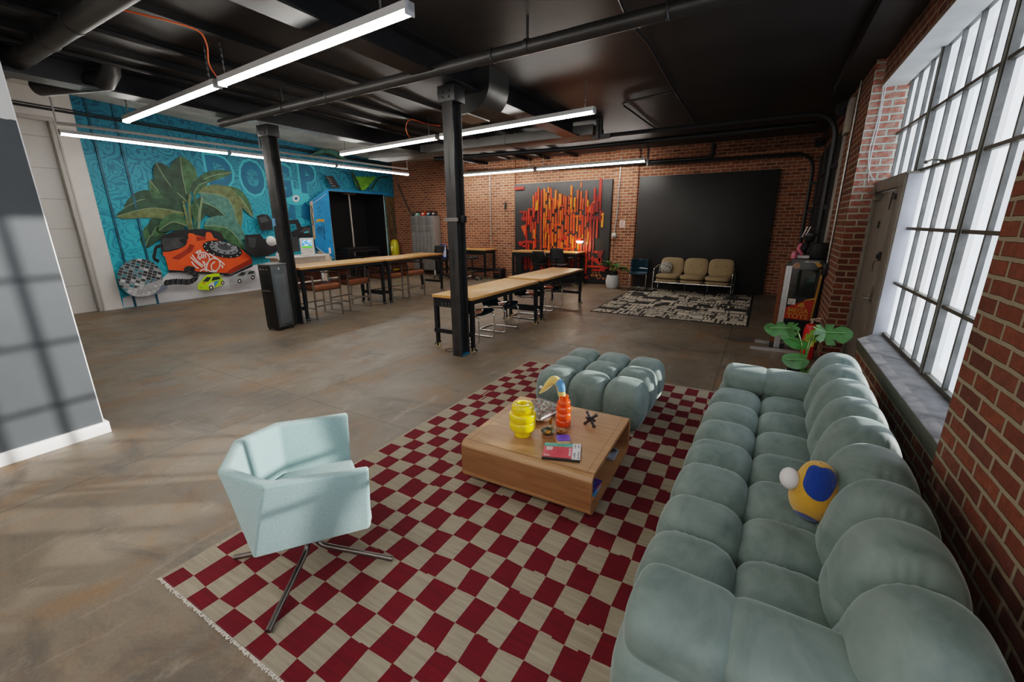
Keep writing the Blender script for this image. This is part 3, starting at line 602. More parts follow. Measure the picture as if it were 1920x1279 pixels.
tg = [[(1090, 470), (1130, 500), (1130, 455), (1165, 490), (1160, 450)], [(1040, 540), (1100, 600), (1190, 670)], [(1060, 515), (1120, 590), (1200, 650)], [(1055, 600), (1100, 660), (1140, 685)], [(1130, 560), (1150, 500), (1210, 485), (1260, 520), (1275, 580), (1225, 640), (1190, 590)],
      [(1175, 505), (1185, 560)], [(1200, 500), (1205, 560)], [(1222, 505), (1232, 555)], [(1150, 540), (1165, 548), (1148, 565), (1168, 575)], [(1235, 690), (1265, 600), (1320, 560), (1390, 580), (1405, 650), (1360, 710), (1310, 700), (1300, 640), (1345, 600)], [(1215, 600), (1225, 680), (1290, 720), (1370, 725)], [(1270, 500), (1380, 570), (1465, 640)], [(1420, 640), (1440, 660), (1430, 680)], [(1160, 720), (1200, 695), (1245, 720)]]
flat('painted_tag', [m_wh], [(0, stroke(spl(Z2(s_), 4), 2.2)) for s_ in tg])
# handset cord, disco ball, toy cars
cp = spl([(735, 865), (830, 850), (930, 850), (1030, 850), (1110, 800), (1080, 740), (1000, 700), (1010, 680), (1060, 690)], 3)
flat('painted_cord', [m_bk, m_gr], [(k % 2, Z2(ell(x, y, 26, 40, .25 if k < 13 else 1.3, 14))) for k, (x, y) in enumerate(cp)] + [(0, Z2(stroke(spl([(700, 400), (620, 420), (600, 480), (590, 560), (650, 600)], 4), 40)))])
t = NT('mural_mirror_tiles'); v = t.obj(); mp = t.n('ShaderNodeMapping'); t.set(mp.inputs[0], v); mp.inputs['Rotation'].default_value = (.42, 0, 0); sp = t.n('ShaderNodeSeparateXYZ'); t.set(sp.inputs[0], mp.outputs[0]); cb = t.n('ShaderNodeCombineXYZ'); t.set(cb.inputs[0], sp.outputs[1]); t.set(cb.inputs[1], sp.outputs[2])
b = t.n('ShaderNodeTexBrick'); t.set(b.inputs['Vector'], cb); b.offset = 0; b.inputs['Scale'].default_value = 1; b.inputs['Brick Width'].default_value = .085; b.inputs['Row Height'].default_value = .062; b.inputs['Mortar Size'].default_value = .006; b.inputs['Color1'].default_value = (0, 0, 0, 1); b.inputs['Color2'].default_value = (1, 1, 1, 1); b.inputs['Mortar'].default_value = (.5, .5, .5, 1)
sp2 = t.n('ShaderNodeSeparateXYZ'); t.set(sp2.inputs[0], v); zr = t.n('ShaderNodeMapRange'); t.set(zr.inputs[0], t.math('ADD', sp2.outputs[2], t.math('MULTIPLY', sp2.outputs[1], -.268))); zr.inputs[1].default_value = -.67; zr.inputs[2].default_value = -.63
up = t.ramp(b.outputs['Color'], [(0, (.02, .022, .025)), (.55, (.05, .055, .06)), (.72, (.02, .2, .26)), (.9, (.3, .3, .31)), (1, (.6, .6, .6))]); lo = t.ramp(b.outputs['Color'], [(0, (.33, .33, .34)), (1, (.62, .62, .63))])
t.pr(Base_Color=t.mix(b.outputs['Fac'], t.mix(zr.outputs[0], lo, up), (.3, .31, .32)), Roughness=.5); m_mirror = t.m
flat('painted_shadow', [pt('ball_shadow', (.16, .19, .25))], [(0, Z2(ell(520, 960, 240, 62, -.18)))])
flat('painted_mirror_ball', [m_mirror], [(0, Z2(ell(415, 800, 285, 235, .12, 40)))])
m_lime = pt('lime', (.50, .72, .012)); m_glz = pt('car_glass', (.03, .035, .04)); m_sil = pt('silver', (.34, .35, .36), var=.2, scale=8); m_blu = pt('sky_blue', (.05, .3, .6))
flat('painted_toy_car', [m_lime, m_glz, m_bk, m_wh, m_blu, m_red], [(0, Z2([(1130, 890), (1190, 820), (1240, 770), (1330, 745), (1400, 745), (1400, 770), (1440, 820), (1455, 870), (1440, 885), (1330, 930), (1270, 955), (1135, 945)])), (1, Z2([(1190, 850), (1245, 790), (1300, 795), (1260, 850)])), (1, Z2([(1300, 840), (1320, 790), (1400, 785), (1415, 815)])), (3, Z2([(1250, 900), (1300, 860), (1400, 835), (1330, 920)])), (4, Z2([(1330, 850), (1400, 830), (1340, 920)])), (5, Z2([(1170, 865), (1235, 858), (1215, 875)])), (2, Z2(ell(1297, 922, 28, 28))), (3, Z2(ell(1297, 922, 15, 15))), (2, Z2(ell(1440, 862, 22, 24))), (3, Z2(ell(1440, 862, 12, 13))), (2, Z2([(1150, 920), (1190, 922), (1185, 930)]))])
flat('painted_toy_car', [m_sil, m_glz, m_bk, m_wh], [(0, Z2([(1520, 850), (1530, 800), (1620, 770), (1680, 720), (1790, 700), (1850, 720), (1850, 790), (1700, 845), (1640, 865), (1530, 865)])), (1, Z2([(1625, 775), (1680, 728), (1735, 735), (1700, 775)])), (1, Z2([(1745, 760), (1770, 720), (1830, 715), (1830, 745)])), (2, Z2(ell(1650, 842, 26, 26))), (3, Z2(ell(1650, 842, 12, 12))), (2, Z2(ell(1815, 797, 24, 26))), (3, Z2(ell(1815, 797, 11, 11)))])
# dark machines painted behind the column, big leaf over the truck, painted truck side
flat('painted_camera', [m_bk, m_gr, m_lt], [(0, Z3([(645, 880), (700, 860), (760, 870), (800, 930), (810, 1020), (690, 1025), (660, 930)])), (1, Z3([(670, 900), (740, 880), (770, 930), (690, 950)])), (0, Z3([(525, 1070), (680, 1060), (720, 1110), (830, 1090), (860, 1230), (760, 1279), (620, 1290), (545, 1240)])), (1, Z3([(560, 1090), (640, 1100), (630, 1200), (575, 1190)])),
    (0, Z3([(960, 920), (1060, 915), (1095, 990), (1180, 975), (1195, 1090), (1080, 1090), (1010, 1120), (990, 1040), (1050, 1010), (1035, 960), (975, 960)])), (1, Z3([(1080, 1040), (1120, 1000), (1185, 1000), (1190, 1060)])), (2, Z3([(1120, 1040), (1165, 1030), (1165, 1045), (1120, 1052)])), (1, Z3([(990, 1090), (1060, 1090), (1080, 1230), (1000, 1240)])), (0, Z3([(1180, 1120), (1225, 1120), (1230, 1190), (1190, 1230)]))])
def Z4(pts): return [(440+x/4.568, 200+y/4.568) for x, y in pts]
flat('painted_leaf', m_l1, [(3, Z4(spl([(640, 420), (740, 370), (860, 375), (980, 470), (940, 470), (800, 410), (640, 420)], 4))), (0, Z4(stroke(spl([(640, 425), (800, 405), (940, 475)], 5), 14)))])
flat('painted_leaf', [pt('bright_leaf', (.13, .33, .03), var=.4, scale=5), m_l1[0]], [(0, Z4(spl([(1010, 600), (1035, 480), (1100, 450), (1200, 480), (1240, 560), (1180, 640), (1110, 715), (1050, 690), (1010, 600)], 4))), (1, Z4(stroke([(1000, 560), (1045, 640), (1075, 712)], 22))), (1, Z4(stroke(spl([(1320, 600), (1240, 610), (1200, 660), (1170, 715)], 4), 12)))])
m_trk = pt('truck_blue', (.012, .24, .55), var=.22, scale=2.5); m_tan = pt('tan_board', (.40, .32, .23), var=.2, scale=6); m_yel = pt('ochre', (.55, .30, .04)); m_och = pt('brown_strip', (.17, .105, .04), var=.3, scale=5)
def Z5(pts): return [(560+x/7.523, 330+y/7.523) for x, y in pts]
flat('painted_truck', [m_trk, m_lt, m_tan, m_yel, m_bk, m_wh, m_och], [(0, Z5([(150, 360), (395, 185), (420, 180), (500, 1140), (490, 1170), (240, 1010), (190, 700)])), (0, Z5([(390, 180), (1290, 245), (1290, 275), (395, 205)])), (5, Z5(stroke([(200, 385), (300, 320), (390, 250)], 5))), (2, Z5([(155, 370), (195, 345), (240, 860), (205, 880)])),
    (4, Z5(stroke([(175, 420), (190, 480), (185, 560), (205, 640), (200, 700)], 12))), (3, Z5([(240, 640), (270, 605), (360, 610), (365, 655), (300, 640), (240, 655)])), (3, Z5([(215, 860), (238, 855), (240, 890), (220, 890)])), (5, Z5([(420, 1015), (450, 1010), (460, 1090), (430, 1100)])), (5, Z5(stroke([(245, 1000), (350, 1080), (495, 1165)], 6)))] +
    [(4, Z5(stroke(spl(s_, 4), 5))) for s_ in ([(260, 690), (275, 800), (290, 700), (300, 810), (320, 700), (330, 820)], [(245, 760), (300, 740), (365, 780), (360, 890)], [(340, 690), (365, 760), (350, 820)], [(250, 470), (300, 440), (270, 520), (320, 480), (290, 560)], [(260, 810), (340, 840), (380, 900)])] +
    [(2, Z5([(250, 1060), (300, 1060), (470, 1180), (400, 1190)]))])
f = MB(); f.mi = 0
for z0, z1 in ((0, .05), (.8, 2.74)): f.face([(XW+.012, 11.97, z0), (XW+.012, 12.44, z0), (XW+.012, 12.44, z1), (XW+.012, 11.97, z1)])
f.face([(XW+.012, 11.97, .05), (XW+.012, 12.44, .05), (XW+.012, 12.44, .8), (XW+.012, 11.97, .8)]); f.mi = 1
for rz_, ry_ in ((.75, .16), (.42, .1)):
    f.tube([(XW+.013, 12.2+ry_*math.cos(2*PI*k/24), 1.8+rz_*math.sin(2*PI*k/24)) for k in range(24)], .016, 4, True, flat=(1, 1))
f.build('painted_strip', [m_och, m_bk], mural, False)
f = MB()
for a_, b_ in (((9.53, 0), (9.53, 2.82)), ((9.53, 2.82), (11.9, 2.82)), ((11.9, 2.82), (11.9, 0))): f.tube([(XW+.02, *a_), (XW+.02, *b_)], .014, 4)
f.build('opening_edge', pt('pale_gold', (.55, .5, .42)), mural, False)
flat('painted_board', [m_bk, m_wh], [(0, Z5([(370, 0), (480, 0), (590, 170), (475, 160)]))] + [(1, Z5(stroke(s_, 4))) for s_ in ([(400, 20), (425, 28)], [(420, 45), (455, 50)], [(430, 80), (470, 70)], [(445, 100), (480, 110)], [(470, 140), (520, 140)])])
f = MB()
for y in (4.02, 4.45): f.bx(XW+.0, XW+.035, y-.02, y+.02, 0, 4.3)
tag(f.build('wall_channel', mat('teal_channel', (.012, .10, .15), .5, var=.5, scale=4), smooth=False), 'pair of slim painted channels running up the mural past the mirror ball', 'conduit')
# things in the dark niche
f = MB(); f.cyl((-12.6, 10.62, 0), (-12.6, 10.62, 2.80), .028); f.box((-12.6, 10.62, 2.785), (.1, .5, .03)); tag(f.build('t_post', mat('pale_post', (.5, .44, .38), .5)), 'pale T shaped post standing in the dark opening of the mural', 'post')
t = thing('bar_table', 'black bar table standing inside the dark mural opening', 'table', (-12.0, 10.3, 0))
MB().bx(-.3, .3, -.7, .7, .98, 1.02, .004).build('tabletop', m_blkm, t); MB().bx(-.26, .26, -.66, .66, .88, .98).build('apron', m_blkm, t, False)
for sx in (-.25, .25):
    for sy in (-.65, .65): MB().bx(sx-.025, sx+.025, sy-.025, sy+.025, 0, .9).build('leg', m_blkm, t, False)
st = thing('bar_stool', 'round black stool under the bar table, nearer of the two', 'stool', (-11.6, 9.95, 0), 0, 'stools in the mural opening')
MB().lathe([(0, .69), (.15, .69), (.17, .71), (.17, .73), (.15, .75), (0, .75)]).build('seat', mat('glossy_black', (.015, .015, .016), .15), st)
for a in range(4): MB().cyl((.12*math.cos(a*PI/2), .12*math.sin(a*PI/2), .7), (.2*math.cos(a*PI/2), .2*math.sin(a*PI/2), 0), .013, n=8).build('leg', m_blkm, st)
MB().lathe([(.165, .25), (.175, .26), (.165, .27), (.155, .26)]).build('foot_ring', m_blkm, st)
dup(st, (-11.65, 10.55, 0), 0, 'round black stool under the bar table, farther of the two')
t = thing('balloon_figure', 'yellow rounded balloon shaped figure beside the mural opening', 'figurine', (-12.05, 12.05, 0)); my = mat('translucent_yellow', (.55, .47, .015), .25)
MB().lathe([(0, 0), (.12, .02), (.15, .12), (.14, .4), (.15, .62), (.17, .85), (.165, 1.05), (.12, 1.17), (.05, 1.22), (0, 1.225)]).build('body', my, t)
MB().tube(bez([(0.02, -.16, .98), (.03, -.2, .9), (.02, -.19, .8)]), [.04]*9+[.035]*8, 8).build('nose', mat('pale_yellow', (.75, .66, .2), .35), t)
f = MB(); f.sphere((-.06, -.15, 1.02), .018, 8, 6); f.sphere((.09, -.145, 1.02), .018, 8, 6); f.build('eye', m_blk, t)
RUGPAR = 1
# ------------------------------------------------------------------ checked rug
def yarn(name, a, b, pile=.5):
    t = NT(name); v = t.obj(); st = t.noise(v, 16, 5, .7, 0, (.18, 3.2, 1)); n = t.noise(v, 1.5, 3); f = t.noise(v, 420, 2)
    col = t.mix(t.ramp(st, [(.32, (0, 0, 0)), (.68, (1, 1, 1))]), a, b); col = t.mix(t.math('MULTIPLY', n, .35), col, tuple(x*.6 for x in a))
    t.pr(Base_Color=col, Roughness=.95, Normal=t.bump(t.math('ADD', f, t.math('MULTIPLY', st, .6)), pile, .006)); return t.m
m_yr = yarn('red_wool', (.165, .002, .012), (.10, .002, .008)); m_yc = yarn('cream_wool', (.39, .33, .245), (.26, .215, .16))
rug = thing('checked_rug', 'large red and cream checked wool rug under the coffee table', 'rug')
xs = [-2.535, -2.51, -2.385, -2.258, -2.119, -1.99, -1.84, -1.745, -1.628, -1.497, -1.375, -1.262, -1.132]
while xs[-1] < .42: xs.append(xs[-1]+.124+R.uniform(-.012, .012))
xs[-1:] = [.45, .475]
ys = [.655, .742, .92]
y_ = .92
while y_ < 4.6: y_ += R.choice((.14, .15, .165, .18, .155)); ys.append(y_)
ys = [y for y in ys if y < 4.72]+[4.80, 4.835]
f = MB(); nx, ny = len(xs), len(ys); SUBX = 5
jit = [[(R.uniform(-.007, .007), R.uniform(-.007, .007)) for _ in ys] for _ in xs]
f.mi = 1
for i in range(nx-1):
    for j in range(ny-1):
        border = i == 0 or i == nx-2 or j == ny-2
        f.mi = 1 if border else (0 if (i+j) % 2 == RUGPAR else 1)
        x0, x1, y0, y1 = xs[i], xs[i+1], ys[j], ys[j+1]
        e = lambda a, b: (0 if a in (0, nx-1) else jit[a][b][0], 0 if b in (0, ny-1) else jit[a][b][1])
        P4 = [(x0+e(i, j)[0], y0+e(i, j)[1]), (x1+e(i+1, j)[0], y0+e(i+1, j)[1]), (x1+e(i+1, j+1)[0], y1+e(i+1, j+1)[1]), (x0+e(i, j+1)[0], y1+e(i, j+1)[1])]
        f.face([(x, y, .011) for x, y in P4])
f.mi = 1
for (a, b) in (((xs[0], ys[0]), (xs[-1], ys[0])), ((xs[-1], ys[0]), (xs[-1], ys[-1])), ((xs[-1], ys[-1]), (xs[0], ys[-1])), ((xs[0], ys[-1]), (xs[0], ys[0]))):
    f.face([(*a, .0), (*b, .0), (*b, .011), (*a, .011)])
f.build('pile', [m_yr, m_yc], rug, False)
# worn edge of each check: ragged steps where a colour spills over a row
f = MB()
for i in range(2, nx-2):
    for j in range(1, ny-2):
        if R.random() < .4:
            f.mi = 0 if (i+j) % 2 == RUGPAR else 1; w = xs[i+1]-xs[i]; a = xs[i]+w*R.choice((.02, .5)); b = a+w*.46; d = R.uniform(.003, .007)
            y0 = ys[j+1]; f.face([(a, y0-.01, .0118), (b, y0-.01, .0118), (b, y0+d, .0118), (a, y0+d, .0118)])
f.mi = 0
for k in range(3): f.face([(-2.43+k*.035, 3.42, .0122), (-2.415+k*.035, 3.42, .0122), (-2.415+k*.035, 3.66, .0122), (-2.43+k*.035, 3.66, .0122)])
f.build('ragged_edge', [m_yr, m_yc], rug, False)['kind'] = 'stuff'
f = MB()
x = xs[0]
while x < xs[-1]:
    L_ = R.uniform(.006, .016); f.tube([(x, ys[0]+.006, .008), (x+R.uniform(-.006, .006), ys[0]-L_*.6, .006), (x+R.uniform(-.012, .012), ys[0]-L_, .003)], .0035, 4); x += .0075
f.build('fringe', mat('cream_fringe', (.62, .57, .5), .9), rug)['kind'] = 'stuff'
# ------------------------------------------------------------------ velvet sofa and ottoman
def velvet():
    t = NT('sage_velvet'); v = t.obj(); n = t.noise(v, 3.2, 5, .62, 1.4); n2 = t.noise(v, 9, 4, .6, .8, (1, .5, 1)); n3 = t.noise(v, 300, 2)
    k = t.math('ADD', t.math('MULTIPLY', n, .6), t.math('MULTIPLY', n2, .4))
    col = t.ramp(k, [(.36, (.115, .158, .148)), (.5, (.165, .212, .198)), (.66, (.205, .255, .24))])
    t.pr(Base_Color=col, Roughness=.62, Sheen_Weight=.55, Sheen_Roughness=.35, Sheen_Tint=(.75, .88, .86, 1), Specular_IOR_Level=.25, Normal=t.bump(t.math('ADD', t.math('MULTIPLY', n2, .5), t.math('MULTIPLY', n3, .08)), .22, .01)); return t.m
m_vel = velvet()
sofa = thing('tufted_sofa', 'long sage green velvet tufted sofa along the window wall', 'sofa', (0, 2.6, 0), math.radians(-2.0))
S0 = 2.6
def stuft(name, c, h, p=3.1, n=14, rot=None, pk=.05):
    c = (c[0], c[1]-S0, c[2]); return MB().tuft(c, h, p, n, rot, pk).build(name, m_vel, sofa, ang=180)
rowsY = [(1.46, 1.86), (1.87, 2.16), (2.17, 2.53), (2.53, 2.86), (2.86, 3.19), (3.20, 3.56), (3.56, 3.90)]
for a, b in rowsY:
    y = (a+b)/2; hy = (b-a)/2*1.10
    stuft('seat_cushion', (-.07, y, .225), (.20, hy, .225), (3.6, 3.6, 2.6), 26, None, .055)
    stuft('seat_cushion', (.285, y, .235), (.20, hy, .212), (3.6, 3.6, 2.6), 26, None, .055)
backY = [(1.19, 1.56), (1.56, 1.90), (1.90, 2.17), (2.17, 2.54), (2.54, 2.88), (2.88, 3.19), (3.20, 3.57), (3.57, 3.92), (3.92, 4.25)]
rb = Matrix.Rotation(math.radians(3), 3, 'Y')
for a, b in backY:
    y = (a+b)/2; hy = (b-a)/2*1.10
    stuft('backrest', (.575, y, .41), (.185, hy, .37), (2.5, 3.7, 2.6), 28, rb, .06)
    stuft('lumbar_roll', (.455, y, .40), (.07, hy*.96, .17), 2.6, 8)
for y, s in ((1.275, 1), (4.02, -1)):
    for x, hx in ((-.03, .165), (.29, .20)):
        stuft('armrest', (x, y, .478), (hx*1.06, .17, .108), (6, 3.3, 3.1), 20, None, .0)
        stuft('arm_base', (x-.03*(x < 0), y-.01*s, .225), (hx*1.06, .20, .235), (4.4, 3.0, 3.2), 14)
f = MB(); f.bx(-.2, .7, -1.3, 1.5, .012, .10, .02); f.build('plinth', m_blk, sofa)
ott = thing('tufted_ottoman', 'square sage green velvet ottoman with nine puffy tufts', 'ottoman', (-1.225, 3.93, 0), math.radians(-1))
for i in range(3):
    for j in range(3):
        MB().tuft(((i-1)*.335, (j-1)*.335, .225), (.188, .188, .222), (3.6, 3.6, 2.6), 26, None, .05).build('tuft', m_vel, ott, ang=180)
MB().bx(-.42, .42, -.42, .42, .012, .1, .02).build('plinth', m_blk, ott)
# ------------------------------------------------------------------ coffee table
def wood(name, c1, c2, sc=(1.2, 14, 14), rough=.38, c3=None):
    t = NT(name); v = t.obj(); n = t.noise(v, 2.4, 5, .6, .9, sc); f = t.noise(v, 9, 4, .7, 0, (sc[0]*.8, sc[1]*4, sc[2]*4))
    col = t.mix(t.ramp(n, [(.3, (0, 0, 0)), (.7, (1, 1, 1))]), c1, c2); col = t.mix(t.math('MULTIPLY', t.ramp(f, [(.45, (0, 0, 0)), (.7, (1, 1, 1))]), .35), col, c3 or tuple(x*.55 for x in c1))
    t.pr(Base_Color=col, Roughness=rough, Normal=t.bump(f, .06, .003)); return t.m
m_wal = wood('oiled_walnut', (.34, .17, .075), (.45, .25, .12)); m_wal2 = wood('walnut_face', (.21, .095, .042), (.30, .145, .066))
CT = (-1.19, 2.62); ct = thing('coffee_table', 'square walnut waterfall coffee table with open shelf', 'coffee table', (*CT, 0), math.radians(1.2))
def rr(hy, z0, z1, r, n=6):
    out = []
    for cy, cz, a0 in ((hy-r, z1-r, 0), (-hy+r, z1-r, PI/2), (-hy+r, z0+r, PI), (hy-r, z0+r, 1.5*PI)):
        out += [(cy+r*math.cos(a0+PI/2*k/n), cz+r*math.sin(a0+PI/2*k/n)) for k in range(n+1)]
    return out
o_, i_ = rr(.47, .045, .335, .055), rr(.444, .071, .309, .03); f = MB(); n = len(o_)
ring = [[f.b.verts.new((x, y, z)) for y, z in pp] for x, pp in ((-.475, o_), (.475, o_), (.475, i_), (-.475, i_))]
for k in range(n):
    m_ = (k+1) % n
    for a in range(4):
        b = (a+1) % 4; q = f.b.faces.new((ring[a][k], ring[a][m_], ring[b][m_], ring[b][k])); zz = sum(v.co.z for v in q.verts)/4
        q.material_index = 1 if (a == 0 and zz < .30 and zz > .1) else 0
f.build('shell', [m_wal, m_wal2], ct, ang=40)
MB().bx(-.38, .38, -.38, .38, .012, .05).build('plinth', m_blk, ct, False)
f = MB()
for y in (-.43, .43): f.bx(-.471, .4745, y-.002, y+.002, .3352, .3356)
for x in (-.43, .43): f.bx(x-.0015, x+.0015, -.43, .43, .3352, .3356)
f.build('edge_line', mat('walnut_line', (.2, .1, .045), .5), ct, False)
TZ = .3358
def T(px, py): return onz(px, py, TZ)
def bead_lathe(beads, neck, foot, top, n=40):
    prof = [(0, 0), (foot*.9, 0), (foot, .004)]
    for z0, z1, r, rin in beads:
        for k in range(1, 12):
            a = k/12*PI; prof.append((rin+(r-rin)*math.sin(a)**.55, z0+(z1-z0)*(.5-.5*math.cos(a))))
    z = beads[-1][1]; prof += [(neck, z), (neck+.002, top), (neck-.004, top+.003), (neck-.012, top), (neck-.012, z-.02), (0, z-.03)]
    return prof
p = T(980, 815); m_yv = mat('yellow_gloss', (.85, .60, .004), .12, Coat_Weight=.6, Coat_Roughness=.05)
prof = [(0, 0), (.058, 0), (.063, .006), (.066, .045), (.069, .05)]
for z0, z1, r, ri in ((.05, .118, .094, .076), (.118, .178, .097, .08), (.178, .245, .08, .05)):
    for k in range(1, 14): a = k/14*PI; prof.append((ri+(r-ri)*math.sin(a)**.6, z0+(z1-z0)*(.5-.5*math.cos(a))))
prof += [(.048, .247), (.034, .244), (.031, .235), (.031, .12), (0, .11)]
tag(MB().lathe(prof, p, 40).build('vase', m_yv, ang=30), 'glossy yellow ribbed vase on the coffee table', 'vase')
p2 = T(1056, 797); m_ov = mat('orange_gloss', (.80, .075, .008), .12, Coat_Weight=.6, Coat_Roughness=.05)
prof = bead_lathe([(0, .052, .055, .040), (.052, .108, .0565, .036), (.108, .162, .057, .034), (.162, .205, .048, .030)], .033, .040, .238)
tag(MB().lathe(prof, p2, 36).build('vase', m_ov, ang=30), 'tall orange beaded vase holding a limp yellow plush', 'vase')
pl = thing('plush_toy', 'limp yellow and blue plush drooping out of the orange vase', 'plush toy', (0, 0, 0)); m_py = mat('pale_yellow_plush', (.72, .50, .16), .95, bump=.4, bscale=90, Sheen_Weight=.5); m_pb = mat('light_blue_plush', (.13, .32, .60), .95, bump=.4, bscale=90)
qd = lambda px, py: ony(px, py, p2.y-.0)
pts = bez([p2+Vector((0, 0, .20)), qd(1053, 738), qd(1050, 722), qd(1040, 712), qd(1030, 719), qd(1021, 729), qd(1012, 737.5)], 6); N = len(pts)
r_ = [.026+.004*math.sin(PI*k/N) if k < N*.62 else max(.006, .027*(1-((k/N-.62)/.38)**1.6)) for k in range(N)]
MB().tube(pts, r_, 12).build('body', m_py, pl)
i0, i1 = 7, 17; f = MB(); f.tube([q+Vector((.005, -.003, .002)) for q in pts[i0:i1]], [r_[k]*(.55 if k in (i0, i1-1) else 1.0) for k in range(i0, i1)], 14); f.build('blue_patch', m_pb, pl)
f = MB(); f.sphere(qd(1014, 726)+Vector((0, .0, 0)), .012, 12, 8); f.build('eye', mat('white_plush', (.75, .72, .72), .8), pl)
# books at the back corner
def slab(name, c, d, rz, mats, parent=None, z=None):
    f = MB(); f.mi = 0; f.box((0, 0, d[2]-.002), (d[0], d[1], .004)); f.box((0, 0, .002), (d[0], d[1], .004)); f.box((-d[0]/2+.002, 0, d[2]/2), (.004, d[1], d[2]))
    t = thing(name, '', 'book', c, rz); f.build('cover', mats[0], t, False); MB().box((.001, 0, d[2]/2), (d[0]-.01, d[1]-.012, d[2]-.008)).build('pages', mat('paper_pages', (.72, .70, .70), .8), t, False); return t
def photo_cover(name, cols, sc=30):
    t = NT(name); v = t.obj(); vo = t.n('ShaderNodeTexVoronoi', distance='CHEBYCHEV'); t.set(vo.inputs['Vector'], v); vo.inputs['Scale'].default_value = sc
    sp = t.n('ShaderNodeSeparateColor'); t.set(sp.inputs[0], vo.outputs['Color']); t.pr(Base_Color=t.ramp(sp.outputs[0], cols), Roughness=.6); return t.m
m_ph = photo_cover('city_photo_cover', [(0, (.03, .018, .015)), (.3, (.10, .05, .035)), (.5, (.22, .11, .07)), (.65, (.06, .075, .11)), (.85, (.16, .26, .2)), (1, (.4, .35, .3))], 60)
a = T(1010, 778); b = slab('book', (a.x-.02, a.y+.01, TZ), (.25, .24, .018), math.radians(10), [mat('pale_pink_cover', (.55, .38, .33), .5)]); b['label'] = 'pale closed book under the photo book on the coffee table'
b = slab('book', (a.x-.015, a.y+.035, TZ+.019), (.27, .30, .03), math.radians(-16), [m_ph]); b['label'] = 'thick photo book with a city street cover on the coffee table'
# perfume, bowls, box, magazine, jack
p = T(1032, 806); t = thing('perfume_bottle', 'small clear perfume bottle with a gold cap', 'bottle', p, .2)
MB().box((0, 0, .024), (.044, .03, .048), None, .004).build('glass', mat('clear_scent_glass', (.9, .86, .72), .03, Transmission_Weight=.85, IOR=1.4), t); MB().cyl((0, 0, .05), (0, 0, .085), .011, n=16).build('cap', mat('gold', (.75, .45, .1), .2, 1.), t)
MB().box((-.004, -.0155, .026), (.022, .001, .026)).build('label_patch', mat('paper_white', (.75, .71, .66), .7), t, False)
m_clay = mat('terracotta', (.33, .15, .085), .6, var=.2, scale=30); m_glaz = mat('dark_green_glaze', (.06, .065, .045), .25, var=.4, scale=40)
def bowl(p, r, h, m): 
    pr_ = [(0, .003), (r*.55, 0), (r*.75, .006), (r, h), (r*.94, h), (r*.68, .012), (0, .008)]; return MB().lathe(pr_, p, 28).build('bowl', m)
def crumbs(name, p, r, cols, lb):
    f = MB(); 
    for k in range(70):
        a_ = R.uniform(0, 6.28); q = r*math.sqrt(R.random()); f.mi = R.randrange(len(cols)); f.box((p.x+q*math.cos(a_), p.y+q*math.sin(a_), p.z+.0065+R.uniform(0, .006)), (.006, .004, .004), (R.random()*3, R.random()*3, R.random()*3))
    return tag(f.build(name, cols, smooth=False), lb, 'trinkets', kind='stuff')
pb = T(1027.5, 818); o = MB().lathe([(0, 0), (.038, 0), (.045, .018), (.042, .02), (0, .019)], pb, 24).build('saucer', m_clay); tag(o, 'brown clay saucer under the dark glazed bowl', 'dish')
pb2 = pb+Vector((0, 0, .0195)); tag(bowl(pb2, .052, .026, m_glaz), 'small dark green glazed bowl stacked on a saucer', 'bowl'); m_gold = mat('gold', (.75, .45, .1), .2, 1.)
crumbs('gold_beads', pb2+Vector((0, 0, .004)), .024, [m_gold, mat('amber', (.7, .3, .02), .3)], 'gold beads heaped in the dark green bowl')
pc = T(1051, 812); tag(bowl(pc, .041, .024, m_clay), 'small terracotta bowl of silver and gold beads', 'bowl'); crumbs('mixed_beads', pc+Vector((0, 0, .004)), .022, [m_gold, m_chrome, mat('amber', (.7, .3, .02), .3)], 'silver and gold beads heaped in the terracotta bowl')
pd = T(1056, 830); t = thing('trinket_box', 'small wooden box with a blue tiled rounded lid', 'box', pd, .55)
def rpoly(w, h, r, z, n=5): return [(sx*(w/2-r)+r*math.cos(a0+PI/2*k/n), sy*(h/2-r)+r*math.sin(a0+PI/2*k/n), z) for sx, sy, a0 in ((1, 1, 0), (-1, 1, PI/2), (-1, -1, PI), (1, -1, 1.5*PI)) for k in range(n+1)]
MB().prism(rpoly(.092, .08, .016, 0), (0, 0, .034)).build('box_body', mat('light_oak', (.62, .38, .2), .5, var=.15, scale=30), t)
t2 = NT('cobalt_tile'); v = t2.obj(); br = t2.n('ShaderNodeTexBrick'); t2.set(br.inputs['Vector'], v); br.offset = 0
br.inputs['Scale'].default_value = 1; br.inputs['Brick Width'].default_value = .016; br.inputs['Row Height'].default_value = .016; br.inputs['Mortar Size'].default_value = .0008; br.inputs['Color1'].default_value = (.055, .04, .42, 1); br.inputs['Color2'].default_value = (.09, .06, .5, 1); br.inputs['Mortar'].default_value = (.12, .11, .45, 1)
t2.pr(Base_Color=br.outputs[0], Roughness=.3); MB().prism(rpoly(.093, .081, .016, .034), (0, 0, .005)).build('lid', t2.m, t)
c00, c10, c11, c01 = T(1016, 861), T(1087, 868), T(1089.5, 836), T(1022, 833)
mg = thing('magazine', 'red green and white magazine lying open side down on the coffee table', 'magazine')
def mq(u, v, z=0): return c00.lerp(c10, u).lerp(c01.lerp(c11, u), v)+Vector((0, 0, z))
def mquad(name, u0, u1, v0, v1, m, z): return MB().prism([mq(u0, v0, 0 if z == .012 else z-.0006), mq(u1, v0, 0 if z == .012 else z-.0006), mq(u1, v1, 0 if z == .012 else z-.0006), mq(u0, v1, 0 if z == .012 else z-.0006)], (0, 0, .012 if z == .012 else .0012)).build(name, m, mg, False)
